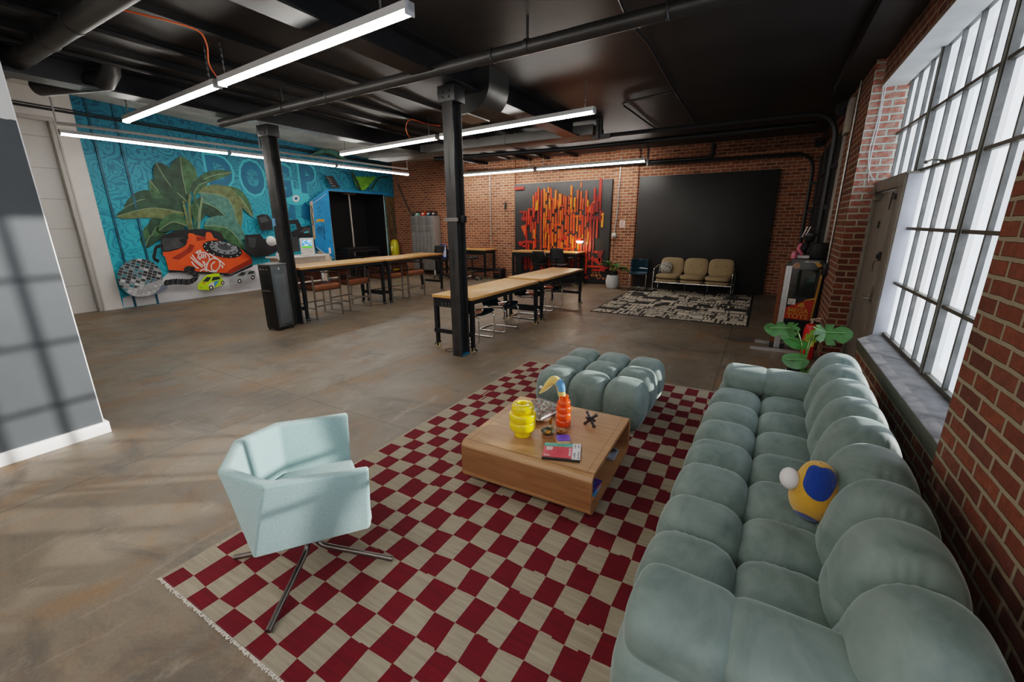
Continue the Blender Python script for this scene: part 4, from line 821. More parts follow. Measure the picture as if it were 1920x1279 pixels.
m_mr = mat('magazine_red', (.62, .06, .09), .4, var=.1, scale=20); mk = mat('print_black', (.02, .02, .022), .5); mw = mat('print_white', (.75, .75, .76), .5); mgn = mat('magazine_green', (.10, .40, .32), .4, var=.35, scale=14)
mquad('pages', 0, 1, 0, 1, mk, .012); mquad('red_panel', .0, .78, .08, .76, m_mr, .013); mquad('green_panel', .0, .78, .76, 1, mgn, .013); mquad('white_panel', .78, 1, .05, 1, mw, .013)
ux, uy = (c10-c00), (c01-c00); W_, H_ = ux.length, uy.length
lettering('B', mq(.20, .52, .0142), -uy, ux, H_*.22*.9, W_*.16, mw, mg, .03, depth=.0004) if False else lettering('B', mq(.07, .72, .0142), -uy, ux, H_*.22, W_*.17, mw, mg, .03, depth=.0004)
lettering('EAA', mq(.05, .14, .0142), ux, uy, W_*.15, H_*.1, mw, mg, depth=.0004); lettering('PANCHE', mq(.755, .22, .0142), uy, -ux, H_*.5, W_*.065, mw, mg, .01, depth=.0004)
lettering('TOME', mq(.88, .08, .0142), uy, -ux, H_*.38, W_*.06, mk, mg, .0, depth=.0004); lettering('FW', mq(.88, .72, .0142), uy, -ux, H_*.24, W_*.06, mk, mg, .0, depth=.0004); lettering('EV', mq(.975, .74, .0142), uy, -ux, H_*.22, W_*.06, mk, mg, .0, depth=.0004); lettering('the Race', mq(.975, .08, .0142), uy, -ux, H_*.5, W_*.05, mk, mg, depth=.0004)
pj = T(1107, 797); t = thing('jack_ornament', 'dark iron jack ornament standing on the coffee table', 'ornament', pj+Vector((0, 0, .047)), .3); m_ir = mat('cast_iron', (.045, .042, .045), .6, .3, bump=.15, bscale=90)
f = MB()
for ax in (Vector((.62, -.1, .62)), Vector((-.5, -.62, .45)), Vector((.45, -.55, -.68))):
    ax.normalize(); k_ = .058
    if ax == ax: f.tube([ax*(-k_*s_) for s_ in (1, .5, 0, -.5, -1)], [.008, .0115, .013, .0115, .008], 10)
for ax in (Vector((.62, -.1, .62)), Vector((.45, -.55, -.68))):
    ax.normalize(); f.sphere(ax*.056, .0135, 12, 8); f.sphere(ax*-.056, .0135, 12, 8)
f.build('iron_jack', m_ir, t)
# books in the table's shelf
def flatbook(px, py, z, d, rz, m, lb):
    a_ = onz(px, py, z); b_ = slab('book', (a_.x-d[0]*.42, a_.y+d[1]*.1, z), d, rz, [m]); b_['label'] = lb; return b_
flatbook(1150, 857, .072, (.20, .15, .022), .05, photo_cover('grey_zine', [(0, (.3, .31, .36)), (1, (.45, .46, .5))], 6), 'grey softcover book lower of the pair in the table shelf')
flatbook(1147, 848, .095, (.17, .12, .014), -.5, photo_cover('dark_zine', [(0, (.02, .02, .022)), (.7, (.05, .045, .04)), (.85, (.5, .48, .45)), (1, (.1, .05, .05))], 70), 'black book with scattered white print on top in the table shelf')
m_bl = photo_cover('blue_orange_cover', [(0, (.10, .32, .52)), (.6, (.12, .35, .55)), (.65, (.75, .25, .05)), (1, (.75, .3, .08))], 14)
flatbook(1112, 930, .072, (.16, .22, .018), .02, m_bl, 'blue and orange book at the front of the table shelf')
flatbook(1117, 915, .092, (.13, .15, .012), -.06, photo_cover('purple_cover', [(0, (.03, .02, .12)), (.5, (.08, .05, .25)), (.8, (.25, .03, .25)), (1, (.1, .2, .45))], 90), 'purple speckled book lying on the blue book in the shelf')
# ------------------------------------------------------------------ plush on the sofa
pp = onz(1503, 962, .42); t = thing('plush_toy', 'fluffy yellow and blue plush with white snout on the sofa', 'plush toy', (pp.x+.03, pp.y-.02, .425), .35)
m_fy = mat('yellow_fur', (.62, .33, .03), .95, bump=.7, bscale=110, Sheen_Weight=.4); m_fb = mat('blue_fur', (.006, .05, .27), .95, bump=.7, bscale=110, Sheen_Weight=.4)
def body(u, v, k=1.0):
    a_ = 2*PI*u; b_ = PI*v; r1 = math.sin(b_)**.75; z = .145-.145*math.cos(b_); w_ = .098+.012*math.sin(b_*2)
    return Vector((w_*r1*math.cos(a_)*k, w_*r1*math.sin(a_)*k, .14+(z-.14)*k))
f = MB(); f.grid(lambda u, v: body(u, min(.995, max(.005, v))), 36, 24); bmesh.ops.remove_doubles(f.b, verts=f.b.verts, dist=.0008); f.build('body', m_fy, t)
def patch(cu, cv, ru, rv, wob):
    g = MB(); g.grid(lambda r, a: body((cu+ru*r*math.cos(2*PI*a)*(1+.16*math.sin(2*PI*a*wob+1))) % 1.0, min(.99, max(.01, cv+rv*r*math.sin(2*PI*a)*(1+.16*math.sin(2*PI*a*wob)))), 1.022), 8, 36); return g.build('blue_patch', m_fb, t)
patch(.70, .74, .17, .20, 3); patch(.60, .16, .13, .14, 2); patch(.93, .40, .07, .22, 2)
f = MB(); f.sphere((-.108, .02, .185), .05, 18, 12, (.8, 1, 1.05)); f.build('snout', mat('white_plush', (.75, .66, .62), .8), t)
# ------------------------------------------------------------------ swivel tub chair
m_tub = mat('pale_aqua_wool', (.28, .41, .41), .95, var=.14, scale=160, bump=.35, bscale=260, Sheen_Weight=.3)
tc = thing('tub_chair', 'pale aqua angular tub chair on a four spoke metal base', 'armchair', (-1.93, 1.13, 0), math.radians(50))
# local: +x forward, +y to the sitter's left
rim = [(.34, -.305, .675), (-.10, -.30, .69), (-.315, -.13, .715), (-.315, .18, .715), (-.15, .375, .70), (.24, .41, .685)]
bot = [(.315, -.25, .315), (-.20, -.275, .315), (-.25, -.11, .315), (-.25, .16, .315), (-.16, .33, .315), (.22, .355, .315)]
f = MB(); n = 6; off = .055
def inset(pts, d, z=None):
    out = []
    cx, cy = .02, .05
    for i, p in enumerate(pts):
        a = Vector(pts[max(i-1, 0)][:2]); b = Vector(p[:2]); c = Vector(pts[min(i+1, n-1)][:2]); n1 = Vector((0, 0)); cnt = 0
        for u, w in ((a, b), (b, c)):
            e = w-u
            if e.length > 1e-6:
                q = Vector((-e.y, e.x)).normalized(); q = q if q.dot(Vector((cx, cy))-u) > 0 else -q; n1 += q; cnt += 1
        n1.normalize(); m2 = d/ max(.6, 1 if cnt == 1 else n1.dot(q)); out.append((b.x+n1.x*m2, b.y+n1.y*m2, p[2] if z is None else z))
    return out
rin = inset(rim, off); bin_ = inset([(a[0]*.6+b[0]*.4, a[1]*.6+b[1]*.4, 0) for a, b in zip(rim, bot)], off, .37); A = [[f.b.verts.new(p) for p in L_] for L_ in (bot, rim, rin, bin_)]
for i in range(n-1):
    for k in range(3): f.b.faces.new((A[k][i], A[k][i+1], A[k+1][i+1], A[k+1][i]))
for i in (0, n-1): f.b.faces.new([A[k][i] for k in range(4)])
f.b.faces.new([A[3][i] for i in range(n)]); f.b.faces.new([A[0][i] for i in range(n)]); f.b.faces.new((A[0][0], A[0][-1], A[3][-1], A[3][0]))
f.build('shell', m_tub, tc, bevel=.022)
f = MB(); f.prism([(p[0], p[1], .335) for p in inset([(a[0]*.7+b[0]*.3, a[1]*.7+b[1]*.3, 0) for a, b in zip(rim, bot)], off+.006, .34)], (0, 0, .075)); f.build('seat', m_tub, tc, bevel=.018)
m_gm = mat('gunmetal', (.20, .175, .16), .33, .9)
f = MB(); f.cyl((0, 0, .17), (0, 0, .33), .03); f.build('post', m_gm, tc)
for a in (-111, -21.5, 69, 159):
    c_, s_ = math.cos(math.radians(a)), math.sin(math.radians(a)); pts = fillet([(.03*c_, .03*s_, .30), (.034*c_, .034*s_, .12), (.44*c_, .44*s_, .026)], .05, 6)
    MB().tube(pts, .0145, 12).build('leg', m_gm, tc)
# ------------------------------------------------------------------ butcher block work tables
m_but = wood('butcher_block', (.52, .245, .075), (.66, .35, .12), (9, 1.2, 9), .4, (.42, .22, .09)); m_tl = mat('black_table_steel', (.022, .024, .028), .4, .3, var=.2, scale=8)
m_wheel = mat('cream_wheel', (.62, .5, .25), .5); m_wheelw = mat('grey_wheel', (.45, .45, .44), .5)
def work_table(label, x0, x1, y0, y1, h, group, rz=0., wheel=None, long_y=True):
    """desk with a solid top, steel legs on casters"""
    cx, cy = (x0+x1)/2, (y0+y1)/2; hx, hy = (x1-x0)/2, (y1-y0)/2; t = thing('work_table', label, 'table', (cx, cy, 0), rz, group)
    MB().bx(-hx, hx, -hy, hy, h-.04, h, .003).build('tabletop', m_but if long_y else wood('butcher_block_x', (.52, .245, .075), (.66, .35, .12), (1.2, 9, 9), .4, (.42, .22, .09)), t)
    f = MB(); a, b = hx-.02, hy-.02
    for s in (-1, 1): f.bx(s*a-.012, s*a+.012, -b, b, h-.10, h-.04); f.bx(-a, a, s*b-.012, s*b+.012, h-.17, h-.04)
    f.build('apron', m_tl, t, False)
    f = MB()
    for k in range(7):
        for r in range(2): f.bx(-.18+.06*k-.006, -.18+.06*k+.006, -b-.0135, -b-.012, h-.145+r*.03-.005, h-.145+r*.03+.005)
    f.build('punched_holes', mat('hole_light', (.3, .3, .3), .6), t, False)
    for s in (-1, 1): MB().bx(-a, a, s*b-.03, s*b+.01, .24, .30).build('stretcher', m_tl, t, False)
    for sx in (-1, 1):
        for sy in (-1, 1):
            x, y = sx*(hx-.04), sy*(hy-.045); g = MB(); g.bx(x-.028, x+.028, y-.028, y+.028, .30, h-.04); g.bx(x-.023, x+.023, y-.023, y+.023, .085, .31); L = g.build('leg', m_tl, t, False)
            c = MB(); c.bx(x-.035, x+.035, y-.03, y+.03, .076, .088); c.box((x, y-.018, .05), (.03, .006, .06)); c.box((x, y+.018, .05), (.03, .006, .06)); c.box((x+.045*sx, y, .045), (.05, .03, .012), (0, .5*sx, 0)); c.build('caster_fork', m_blk, L, False)
            c = MB(); c.cyl((x, y-.013, .036), (x, y+.013, .036), .036, n=18); c.build('caster_wheel', wheel or m_wheel, L)
    return t
G = 'butcher block work tables on casters'
work_table('butcher block table against the black column, cord hanging from it', -4.10, -3.385, 4.76, 6.83, .80, G)
work_table('butcher block table end to end with the column table, nearer the striped art', -4.15, -3.40, 7.02, 9.06, .80, G)
work_table('tall butcher block table behind the water cooler', -8.03, -7.27, 4.86, 6.90, 1.03, G, wheel=m_wheelw)
work_table('tall butcher block table in front of the dark mural opening', -8.12, -7.38, 7.02, 9.16, 1.02, G, math.radians(4), wheel=m_wheelw)
work_table('butcher block desk against the red stick art panel', -6.72, -4.55, 11.62, 12.27, .96, G, long_y=False)
work_table('butcher block desk against the brick wall beside the lockers', -9.85, -7.74, 11.68, 12.33, .97, G, long_y=False)
q = MB(); q.tube(bez([(-3.72, 4.745, .80), (-3.71, 4.735, .6), (-3.68, 4.735, .4), (-3.70, 4.74, .28), (-3.62, 4.72, .12), (-3.7, 4.66, .012), (-3.85, 4.7, .01), (-3.72, 4.82, .01), (-3.6, 4.76, .01)]), .0065, 6); o = q.build('power_cord', m_blk); tag(o, 'black power cord trailing off the table onto the floor by the column', 'cord')
q = MB(); q.box((-3.72, 4.742, .72), (.05, .02, .05), None, .004); q.build('plug', m_blk, o)
# ------------------------------------------------------------------ smoky plastic cantilever chairs
t = NT('smoky_teal_acrylic'); t.pr(Base_Color=(.008, .045, .07), Roughness=.06, Transmission_Weight=.35, IOR=1.45, Coat_Weight=.3); m_acr = t.m
def cantilever(label, loc, rz, group):
    t = thing('cantilever_chair', label, 'chair', loc, rz, group)
    prof = bez([(.03, 0, .425), (0, 0, .452), (-.12, 0, .445), (-.30, 0, .425), (-.39, 0, .44), (-.435, 0, .52), (-.47, 0, .66), (-.50, 0, .80)], 5); N = len(prof)-1
    def sh(u, v):
        p = prof[min(N, int(round(u*N)))]; s = (v-.5)*2; w = .245-.02*max(0, u-.6); lift = .028*abs(s)**2.5
        return Vector((p.x+(lift if u > .55 else 0), s*w, p.z+(lift if u <= .55 else 0)))
    f = MB(); f.grid(sh, N, 14); f.build('seat_shell', m_acr, t, solid=.008, ang=60)
    h = [(-.36, .215, .412), (-.02, .215, .43), (.045, .215, .40), (.045, .215, .0125), (-.50, .215, .0125), (-.50, -.215, .0125), (.045, -.215, .0125), (.045, -.215, .40), (-.02, -.215, .43), (-.36, -.215, .412)]
    f = MB(); f.tube(fillet(h, .07, 5), .0115, 10); f.cyl((-.34, -.215, .412), (-.34, .215, .412), .009, n=8); f.cyl((-.06, -.215, .425), (-.06, .215, .425), .009, n=8); f.build('frame', m_chrome, t, ang=60); return t
G = 'smoky blue cantilever chairs under the tables'
ch = cantilever('smoky blue cantilever chair under the table, closest to the column', (-3.62, 5.40, 0), 0, G)
dup(ch, (-3.61, 6.17, 0), 0, 'smoky blue cantilever chair under the column table, second from the column')
dup(ch, (-3.65, 7.33, 0), 0, 'smoky blue cantilever chair at the near end of the second table')
dup(ch, (-3.66, 8.20, 0), 0, 'smoky blue cantilever chair at the far end of the second table')
dup(ch, (-2.83, 11.72, 0), math.radians(-80), 'smoky blue cantilever chair standing beside the tan settee')
# ------------------------------------------------------------------ leather counter stools
t = NT('brown_leather'); v = t.obj(); n = t.noise(v, 7, 4, .6); t.pr(Base_Color=t.ramp(n, [(.3, (.16, .052, .028)), (.7, (.34, .125, .06))]), Roughness=.38, Normal=t.bump(t.noise(v, 90, 3), .15, .005)); m_lea = t.m
m_lea3 = mat('lightened_leather_back', (.30, .115, .065), .42, var=.3, scale=6)  # leather colour lightened to offset the shade under the tabletop
m_lea2 = mat('tan_leather_edge', (.17, .062, .022), .45, var=.45, scale=45, bump=.5, bscale=45)
def counter_chair(label, loc, rz, group):
    t = thing('counter_chair', label, 'chair', loc, rz, group); W, D = .30, .56
    for s in (-1, 1):
        for x in (0, -D):
            MB().bx(x-.022, x+.022, s*W-.006, s*W+.006, .012, .83 if x == 0 else .84).build('leg', m_steel, t, False)
        MB().bx(-D-.02, .02, s*W-.006, s*W+.006, 0, .014).build('runner', m_steel, t, False)
        f = MB(); f.bx(-D-.02, .022, s*W-.012, s*W+.012, .826, .84); g = f.build('armrest', m_steel, t, False)
        MB().bx(-D+.06, -.08, s*W-.022, s*W+.022, .838, .85, .004).build('arm_pad', m_lea, g)
    f = MB(); f.bx(-.006, .006, -W, W, .24, .27); f.bx(-D-.006, -D+.006, -W, W, .24, .27)
    for s in (-1, 1): f.bx(-D, 0, s*W-.006, s*W+.006, .20, .225)
    f.bx(-.02, .02, -W, W, .535, .55); f.bx(-D-.0, -D+.03, -W, W, .535, .55); f.build('foot_rail', m_steel, t, False)
    f = MB(); f.mi = 0; f.bx(-D+.02, .015, -W+.012, W-.012, .60, .665, .02, 3); f.mi = 1; f.bx(-D+.03, .022, -W+.016, W-.016, .55, .632, .018, 3)
    f.build('seat', [m_lea, m_lea2], t)
    f = MB(); f.box((-D-.005, 0, .86), (.05, 2*W-.03, .34), (0, -.14, 0), .02, 3); f.build('backrest', m_lea3, t)
    return t
G = 'brown leather counter chairs at the tall tables'
cc = counter_chair('brown leather and steel counter chair closest to the water cooler', (-7.34, 5.43, 0), 0, G)
dup(cc, (-7.45, 6.30, 0), math.radians(4), 'brown leather counter chair at the far end of the cooler table')
dup(cc, (-7.50, 7.33, 0), math.radians(-3), 'brown leather counter chair at the near end of the farther tall table')
dup(cc, (-7.47, 8.12, 0), math.radians(2), 'brown leather counter chair closest to the lockers')
# ------------------------------------------------------------------ drafting chairs
def draft_chair(label, loc, rz, kind, group, hs=.62):
    t = thing('drafting_chair', label, 'chair', loc, rz, group)
    for k in range(5):
        a = k*2*PI/5+.3; c, s = math.cos(a), math.sin(a); L = MB().tube([(0, 0, .12), (.12*c, .12*s, .105), (.29*c, .29*s, .065)], [.026, .022, .014], 8).build('base_arm', m_chrome if kind != 'mesh' else m_blkm, t)
        f = MB(); f.sphere((.29*c, .29*s, .03), .03, 10, 8, (.7, .7, 1)); f.build('caster', m_blk, L)
    f = MB(); f.cyl((0, 0, .10), (0, 0, .3), .028); f.cyl((0, 0, .3), (0, 0, hs-.03), .016); f.build('gas_post', m_blkm, t)
    if kind == 'vinyl': f = MB(); f.tube([(.19*math.cos(2*PI*k/20), .19*math.sin(2*PI*k/20), .30) for k in range(20)], .01, 6, True); f.build('foot_ring', m_chrome, t)
    mv = mat('black_vinyl', (.014, .014, .015), .35)
    MB().tuft((0, 0, hs), (.23, .24, .045), 3.2, 10).build('seat', mv, t)
    f = MB()
    if kind == 'shell':
        f.grid(lambda u, v: Vector((-.22-.05*u+.09*(2*v-1)**2, (v-.5)*.46*math.sin(PI*(.22+.6*u))**.6, hs+.02+.36*u)), 10, 12); f.build('backrest', mv, t, solid=.02)
    elif kind == 'mesh':
        f.grid(lambda u, v: Vector((-.23-.06*u+.05*(2*v-1)**2, (v-.5)*(.44-.06*u), hs+.08+.38*u)), 10, 12); o = f.build('backrest', mat('grey_mesh', (.03, .032, .035), .6, bump=.6, bscale=300), t, solid=.008)
        f = MB(); f.tube([(-.18, -.22, hs+.08), (-.24, -.205, hs+.3), (-.25, -.19, hs+.46), (-.27, 0, hs+.475), (-.25, .19, hs+.46), (-.24, .205, hs+.3), (-.18, .22, hs+.08)], .014, 8); f.tube([(-.21, -.2, hs+.2), (-.265, 0, hs+.19), (-.21, .2, hs+.2)], .018, 8); f.build('back_frame', m_blkm, o)
        for s in (-1, 1):
            f = MB(); f.tube(fillet([(-.05, s*.22, hs), (-.05, s*.29, hs+.02), (-.05, s*.29, hs+.2)], .05), .014, 8); f.box((0, s*.29, hs+.21), (.24, .07, .025), None, .008); f.build('armrest', m_blkm, t)
    else: f.tuft((-.26, 0, hs+.27), (.04, .21, .13), 3.4, 10); f.build('backrest', mv, t)
    f = MB(); f.tube([(-.1, 0, hs-.05), (-.26, 0, hs-.02), (-.29, 0, hs+.2)], .018, 8); f.build('back_stem', m_chrome if kind == 'vinyl' else m_blkm, t); return t
G = 'black drafting chairs at the wall desks'
draft_chair('black drafting chair with a smooth rounded back at the art desk', (-5.68, 11.5, 0), 1.75, 'shell', G)
draft_chair('black drafting chair with a mesh back at the art desk', (-4.98, 11.42, 0), 1.5, 'mesh', G)
draft_chair('black vinyl drafting chair with chrome base at the brick wall desk', (-8.1, 11.45, 0), .55, 'vinyl', G, .72)
draft_chair('black drafting chair near the lockers with a jacket over its back', (-9.25, 11.35, 0), 2.2, 'mesh', G)
t_ = NT('blue_white_cloth'); v = t_.obj(); t_.pr(Base_Color=t_.ramp(t_.noise(v, 7, 3), [(.45, (.03, .08, .45)), (.55, (.6, .62, .75))]), Roughness=.9)
f = MB(); f.grid(lambda u, v: Vector((-9.05+.07*math.sin(u*5)+.02*v, 11.26-.10*u, 1.12-.42*v+.02*math.sin(u*9))), 10, 8); tag(f.build('jacket', t_.m, solid=.015), 'blue and white jacket hung over the chair near the lockers', 'jacket')
q = MB(); q.bx(-7.66, -7.36, 12.02, 12.32, 0, .33, .015); o = q.build('space_heater', m_blk); tag(o, 'small black boxy heater on the floor beside the brick wall desk', 'heater')
q = MB(); q.bx(-7.61, -7.41, 12.012, 12.022, .2, .25); q.build('heating_bar', mat('dim_red', (.25, .06, .03), .4), o, False)
# ------------------------------------------------------------------ lamp on the art desk
t = thing('table_lamp', 'red mushroom lamp glowing on the art desk', 'lamp', (-4.66, 12.05, .961)); m_lr = mat('lamp_red', (.65, .02, .012), .2)
MB().lathe([(0, 0), (.055, 0), (.058, .012), (.02, .03), (.014, .12), (.016, .25), (0, .25)]).build('base', m_lr, t)
MB().lathe([(.105, .31), (.09, .36), (.06, .385), (0, .39)]).build('shade', m_lr, t); MB().lathe([(0, .245), (.06, .25), (.095, .275), (.105, .31)]).build('globe', emis('lamp_glow', (1, .86, .68), 9), t)
li = bpy.data.lights.new('lamp_bulb', 'POINT'); li.energy = 5; li.color = (1, .75, .5); li.shadow_soft_size = .08; lo = bpy.data.objects.new('lamp_bulb', li); C.objects.link(lo); lo.location = (-4.66, 11.85, 1.26)
# ------------------------------------------------------------------ stick art panel and black panel
art = thing('wall_art', 'black panel covered in red and orange wooden sticks', 'wall art', (0, 0, 0))
m_pan = mat('charcoal_panel', (.032, .031, .031), .55, var=.2, scale=1.5); YA = 12.35
MB().bx(-7.0, -3.87, YA, YA+.1, .01, 2.955, .003).build('backing_panel', m_pan, art)
hues = [mat('stick_%d' % k, c, .6, var=.18, scale=9) for k, c in enumerate([(.16, .012, .012), (.34, .022, .014), (.52, .04, .016), (.62, .075, .014), (.68, .14, .016), (.72, .24, .02), (.40, .06, .02)])]
for m_, nm in zip(hues, ('dark red', 'crimson', 'scarlet', 'vermilion', 'orange', 'amber', 'rust')): m_.name = 'stick_'+nm.replace(' ', '_')
cx, cz = -5.45, 1.6; sticks = []
def stick(x, z, w, h, hue, rot=0., dpt=.03):
    f = MB(); f.box((x, YA-dpt/2-.001, z), (w, dpt, h), (0, rot, 0)); sticks.append((w*h, f, hue))
x = -6.66
while x < -4.15:
    r = abs(x-cx)/1.3; z = R.uniform(.15, .5)+.25*R.random()*(r > .6); top = 2.93-R.random()*.45-(.5*R.random() if r > .7 else 0)
    while z < top-.15:
        h = min(R.uniform(.22, .62), top-z)
        if R.random() < 1.02-.55*max(0, r-.35): 
            hue = R.choice((3, 4, 4, 3, 6, 4)) if r < .45 else R.choice((2, 3, 2, 6, 3)) if r < .75 else R.choice((1, 2, 1, 0))
            stick(x+R.uniform(-.018, .018), z+h/2, R.uniform(.035, .062), h, hue, R.gauss(0, .018), R.choice((.02, .035, .05)))
        z += h+R.uniform(.0, .16)
    x += R.uniform(.074, .098)
for k in range(14): stick(R.uniform(-6.5, -4.25), R.uniform(1.0, 2.6), .035, R.uniform(.18, .32), 5, R.gauss(0, .03), .06)
for k in range(24): x = R.gauss(cx, .8); stick(max(-6.7, min(-4.2, x)), R.uniform(.9, 2.75), R.uniform(.14, .34), R.uniform(.035, .06), R.choice((0, 1, 2, 3)), R.gauss(0, .03), .015)
for x, z, w, h, u in ((-6.83, 2.83, .34, .09, 1), (-6.6, 1.92, .3, .1, 1), (-4.32, 1.92, .42, .1, 0), (-4.2, 2.68, .08, .6, 1), (-4.3, 2.3, .13, .45, 0), (-4.1, 1.85, .06, .4, 5), (-4.55, .75, .06, .9, 2), (-4.45, 1.3, .07, .7, 2), (-4.28, .52, .55, .06, 2), (-4.15, .42, .4, .06, 1), (-6.6, .62, .1, .6, 1), (-6.75, .7, .07, .4, 0), (-6.5, 1.2, .28, .09, 1)): stick(x, z, w, h, u)
tri = [(-6.62, 1.55, .2, 2.4), (-6.72, 1.2, .17, 4.2), (-6.65, .85, .2, 0.3), (-5.6, 2.4, .15, .2), (-5.35, 1.3, .2, 1), (-5.72, 1.5, .2, 3), (-4.45, 2.25, .22, 5), (-4.1, .82, .2, 2.2), (-4.25, .68, .22, .4), (-3.98, .5, .15, 4), (-6.3, 2.1, .16, 1.8), (-4.55, .16, .12, 1)]
sticks.sort(key=lambda s: -s[0]); main, rest = sticks[:88], sticks[88:]
for a, f, u in main: f.build('stick', hues[u], art, False)
for a, b, r, ro in tri: MB().prism([(a+r*math.cos(ro+q*2*PI/3*(1+.12*q)), YA-.002, b+r*math.sin(ro+q*2*PI/3*(1+.12*q))) for q in range(3)], (0, -.03, 0)).build('wooden_shard', hues[R.choice((0, 1, 1, 3))], art, False)
mm = MB()
for a, f, u in rest:
    me = bpy.data.meshes.new('x'); f.b.to_mesh(me); f.b.free(); n0 = len(mm.b.faces); mm.b.from_mesh(me); mm.b.faces.ensure_lookup_table()
    for fc in mm.b.faces[n0:]: fc.material_index = u
    bpy.data.meshes.remove(me)
o = mm.build('thin_sticks', hues, art, False); o['kind'] = 'stuff'
m_sig = mat('orange_paint_pen', (.75, .3, .1), .5)
def q6(x, y): return ony(1090+x/12.787, 460+y/12.787, YA-.004)
f = MB()
for s_ in ([(310, 570), (265, 600), (255, 650), (300, 655)], [(345, 570), (335, 655), (385, 660)], [(435, 600), (395, 605), (430, 630), (435, 660), (395, 660)], [(210, 720), (235, 700), (245, 750)], [(300, 680), (255, 700), (265, 745), (300, 735), (295, 715), (270, 715)], [(320, 700), (350, 695), (330, 745), (360, 740)], [(365, 690), (375, 745)], [(330, 715), (380, 710)], [(450, 690), (390, 720), (375, 770), (400, 805), (440, 790), (455, 740), (430, 700)], [(440, 730), (480, 725)], [(480, 770), (500, 775), (490, 790)], [(520, 780), (505, 800), (525, 815), (545, 790), (525, 780)], [(550, 800), (580, 810)]):
    f.tube([q6(*p) for p in spl(s_, 4)], .0065, 5)
f.build('signature', m_sig, art)
o = MB().bx(-3.115, .12, 12.34, 12.45, .0, 2.965, .003).build('black_panel', mat('black_wall_panel', (.019, .018, .018), .5, var=.3, scale=1.3)); tag(o, 'big plain black panel on the back wall behind the tan settee', 'panel')
# ------------------------------------------------------------------ settee, pillow and patterned rug
t = NT('glyph_rug'); v = t.obj(); sp = t.n('ShaderNodeSeparateXYZ'); t.set(sp.inputs[0], v)
mp = t.n('ShaderNodeMapping'); t.set(mp.inputs[0], v)
def blocky(sc, seed, wx=1., wy=1.):
    q = t.n('ShaderNodeMapping'); t.set(q.inputs[0], v); q.inputs['Location'].default_value = (seed, seed*1.7, 0); q.inputs['Scale'].default_value = (wx, wy, 1)
    o = t.n('ShaderNodeTexVoronoi', distance='CHEBYCHEV', feature='DISTANCE_TO_EDGE' if False else 'F1'); t.set(o.inputs['Vector'], q); o.inputs['Scale'].default_value = sc; o.inputs['Randomness'].default_value = .55; return o
o1 = blocky(3.3, 1.3); o2 = blocky(2.1, 5.1, 1., 1.4); nz = t.noise(v, 2.2, 2, .5, 2.5)
st_ = t.math('LESS_THAN', t.math('ABSOLUTE', t.math('SUBTRACT', t.math('FRACT', t.math('MULTIPLY', o1.outputs['Distance'], 4.6)), .5)), .17)
st2 = t.math('LESS_THAN', t.math('ABSOLUTE', t.math('SUBTRACT', t.math('FRACT', t.math('MULTIPLY', nz, 8.5)), .5)), .17)
sel = t.math('GREATER_THAN', t.noise(v, 1.6, 1), .47); bar = t.math('LESS_THAN', t.math('ABSOLUTE', t.math('SUBTRACT', o2.outputs['Distance'], .46)), .045)
k = t.math('MAXIMUM', bar, t.math('ADD', t.math('MULTIPLY', sel, st_), t.math('MULTIPLY', t.math('SUBTRACT', 1.0, sel), st2)))
t.pr(Base_Color=t.mix(t.math('MINIMUM', k, 1.0), (.62, .55, .45), (.025, .022, .02)), Roughness=.95); m_gly = t.m
rg = thing('patterned_rug', 'black and cream abstract patterned rug in front of the settee', 'rug', (-1.5, 10.25, 0))
MB().bx(-1.44, 1.42, -1.84, 1.83, 0, .008).build('pile', m_gly, rg, False); f = MB(); f.bx(-1.46, 1.44, -1.865, -1.835, 0, .009); f.bx(-1.46, 1.44, 1.825, 1.85, 0, .009); f.bx(-1.465, -1.435, -1.86, 1.85, 0, .009); f.bx(1.415, 1.445, -1.86, 1.85, 0, .009); f.build('binding', m_blk, rg, False)
se = thing('settee', 'tan three seat settee with a tubular chrome frame', 'sofa', (-1.47, 11.64, .008), math.radians(-2)); m_can = mat('tan_canvas', (.34, .255, .15), .9, var=.1, scale=25, bump=.2, bscale=200)
for k in range(3):
    x = (k-1)*.60
    for z, hh in ((.30, .05), (.405, .055)): MB().tuft((x, .24-.02*(z > .35), z), (.297, .31, hh), 4.2, 10).build('seat_cushion', m_can, se, ang=180)
    f = MB(); rm = Matrix.Rotation(-.24, 3, 'X'); f.tuft((x, .56, .63), (.297, .065, .235), 4.2, 12, rm); bk = f.build('back_cushion', m_can, se, ang=180)
    f = MB()
    for s in (-.12, .12): f.sphere((x+s, .505, .68), .014, 8, 6)
    f.build('button', mat('tan_button', (.22, .15, .08), .8), bk)
f = MB()
for s in (-.935, .935):
    f.tube(fillet([(s, .64, .68), (s, -.04, .62), (s, -.09, .02), (s, .60, .02)], .12, 6), .016, 10); f.tube([(s, .50, .02), (s, .62, .66)], .014, 8)
f.cyl((-.935, -.06, .26), (.935, -.06, .26), .02); f.cyl((-.935, .62, .50), (.935, .62, .50), .016); f.cyl((-.935, .5, .24), (.935, .5, .24), .016)
for s in (-.2, .35): f.cyl((s, .35, 0), (s, .35, .25), .01, n=8)
f.build('frame', m_chrome, se)
f = MB(); rm = Matrix.Rotation(-.3, 3, 'X') @ Matrix.Rotation(.75, 3, 'Y'); f.tuft((0, 0, 0), (.17, .05, .17), 1.5, 12, rm); tag(f.build('throw_pillow', photo_cover('leopard_print', [(0, (.05, .045, .04)), (.4, (.35, .32, .28)), (1, (.45, .42, .38))], 45)), 'grey patterned throw pillow leaning on the settee', 'pillow').location = (-2.18, 12.08, .62)
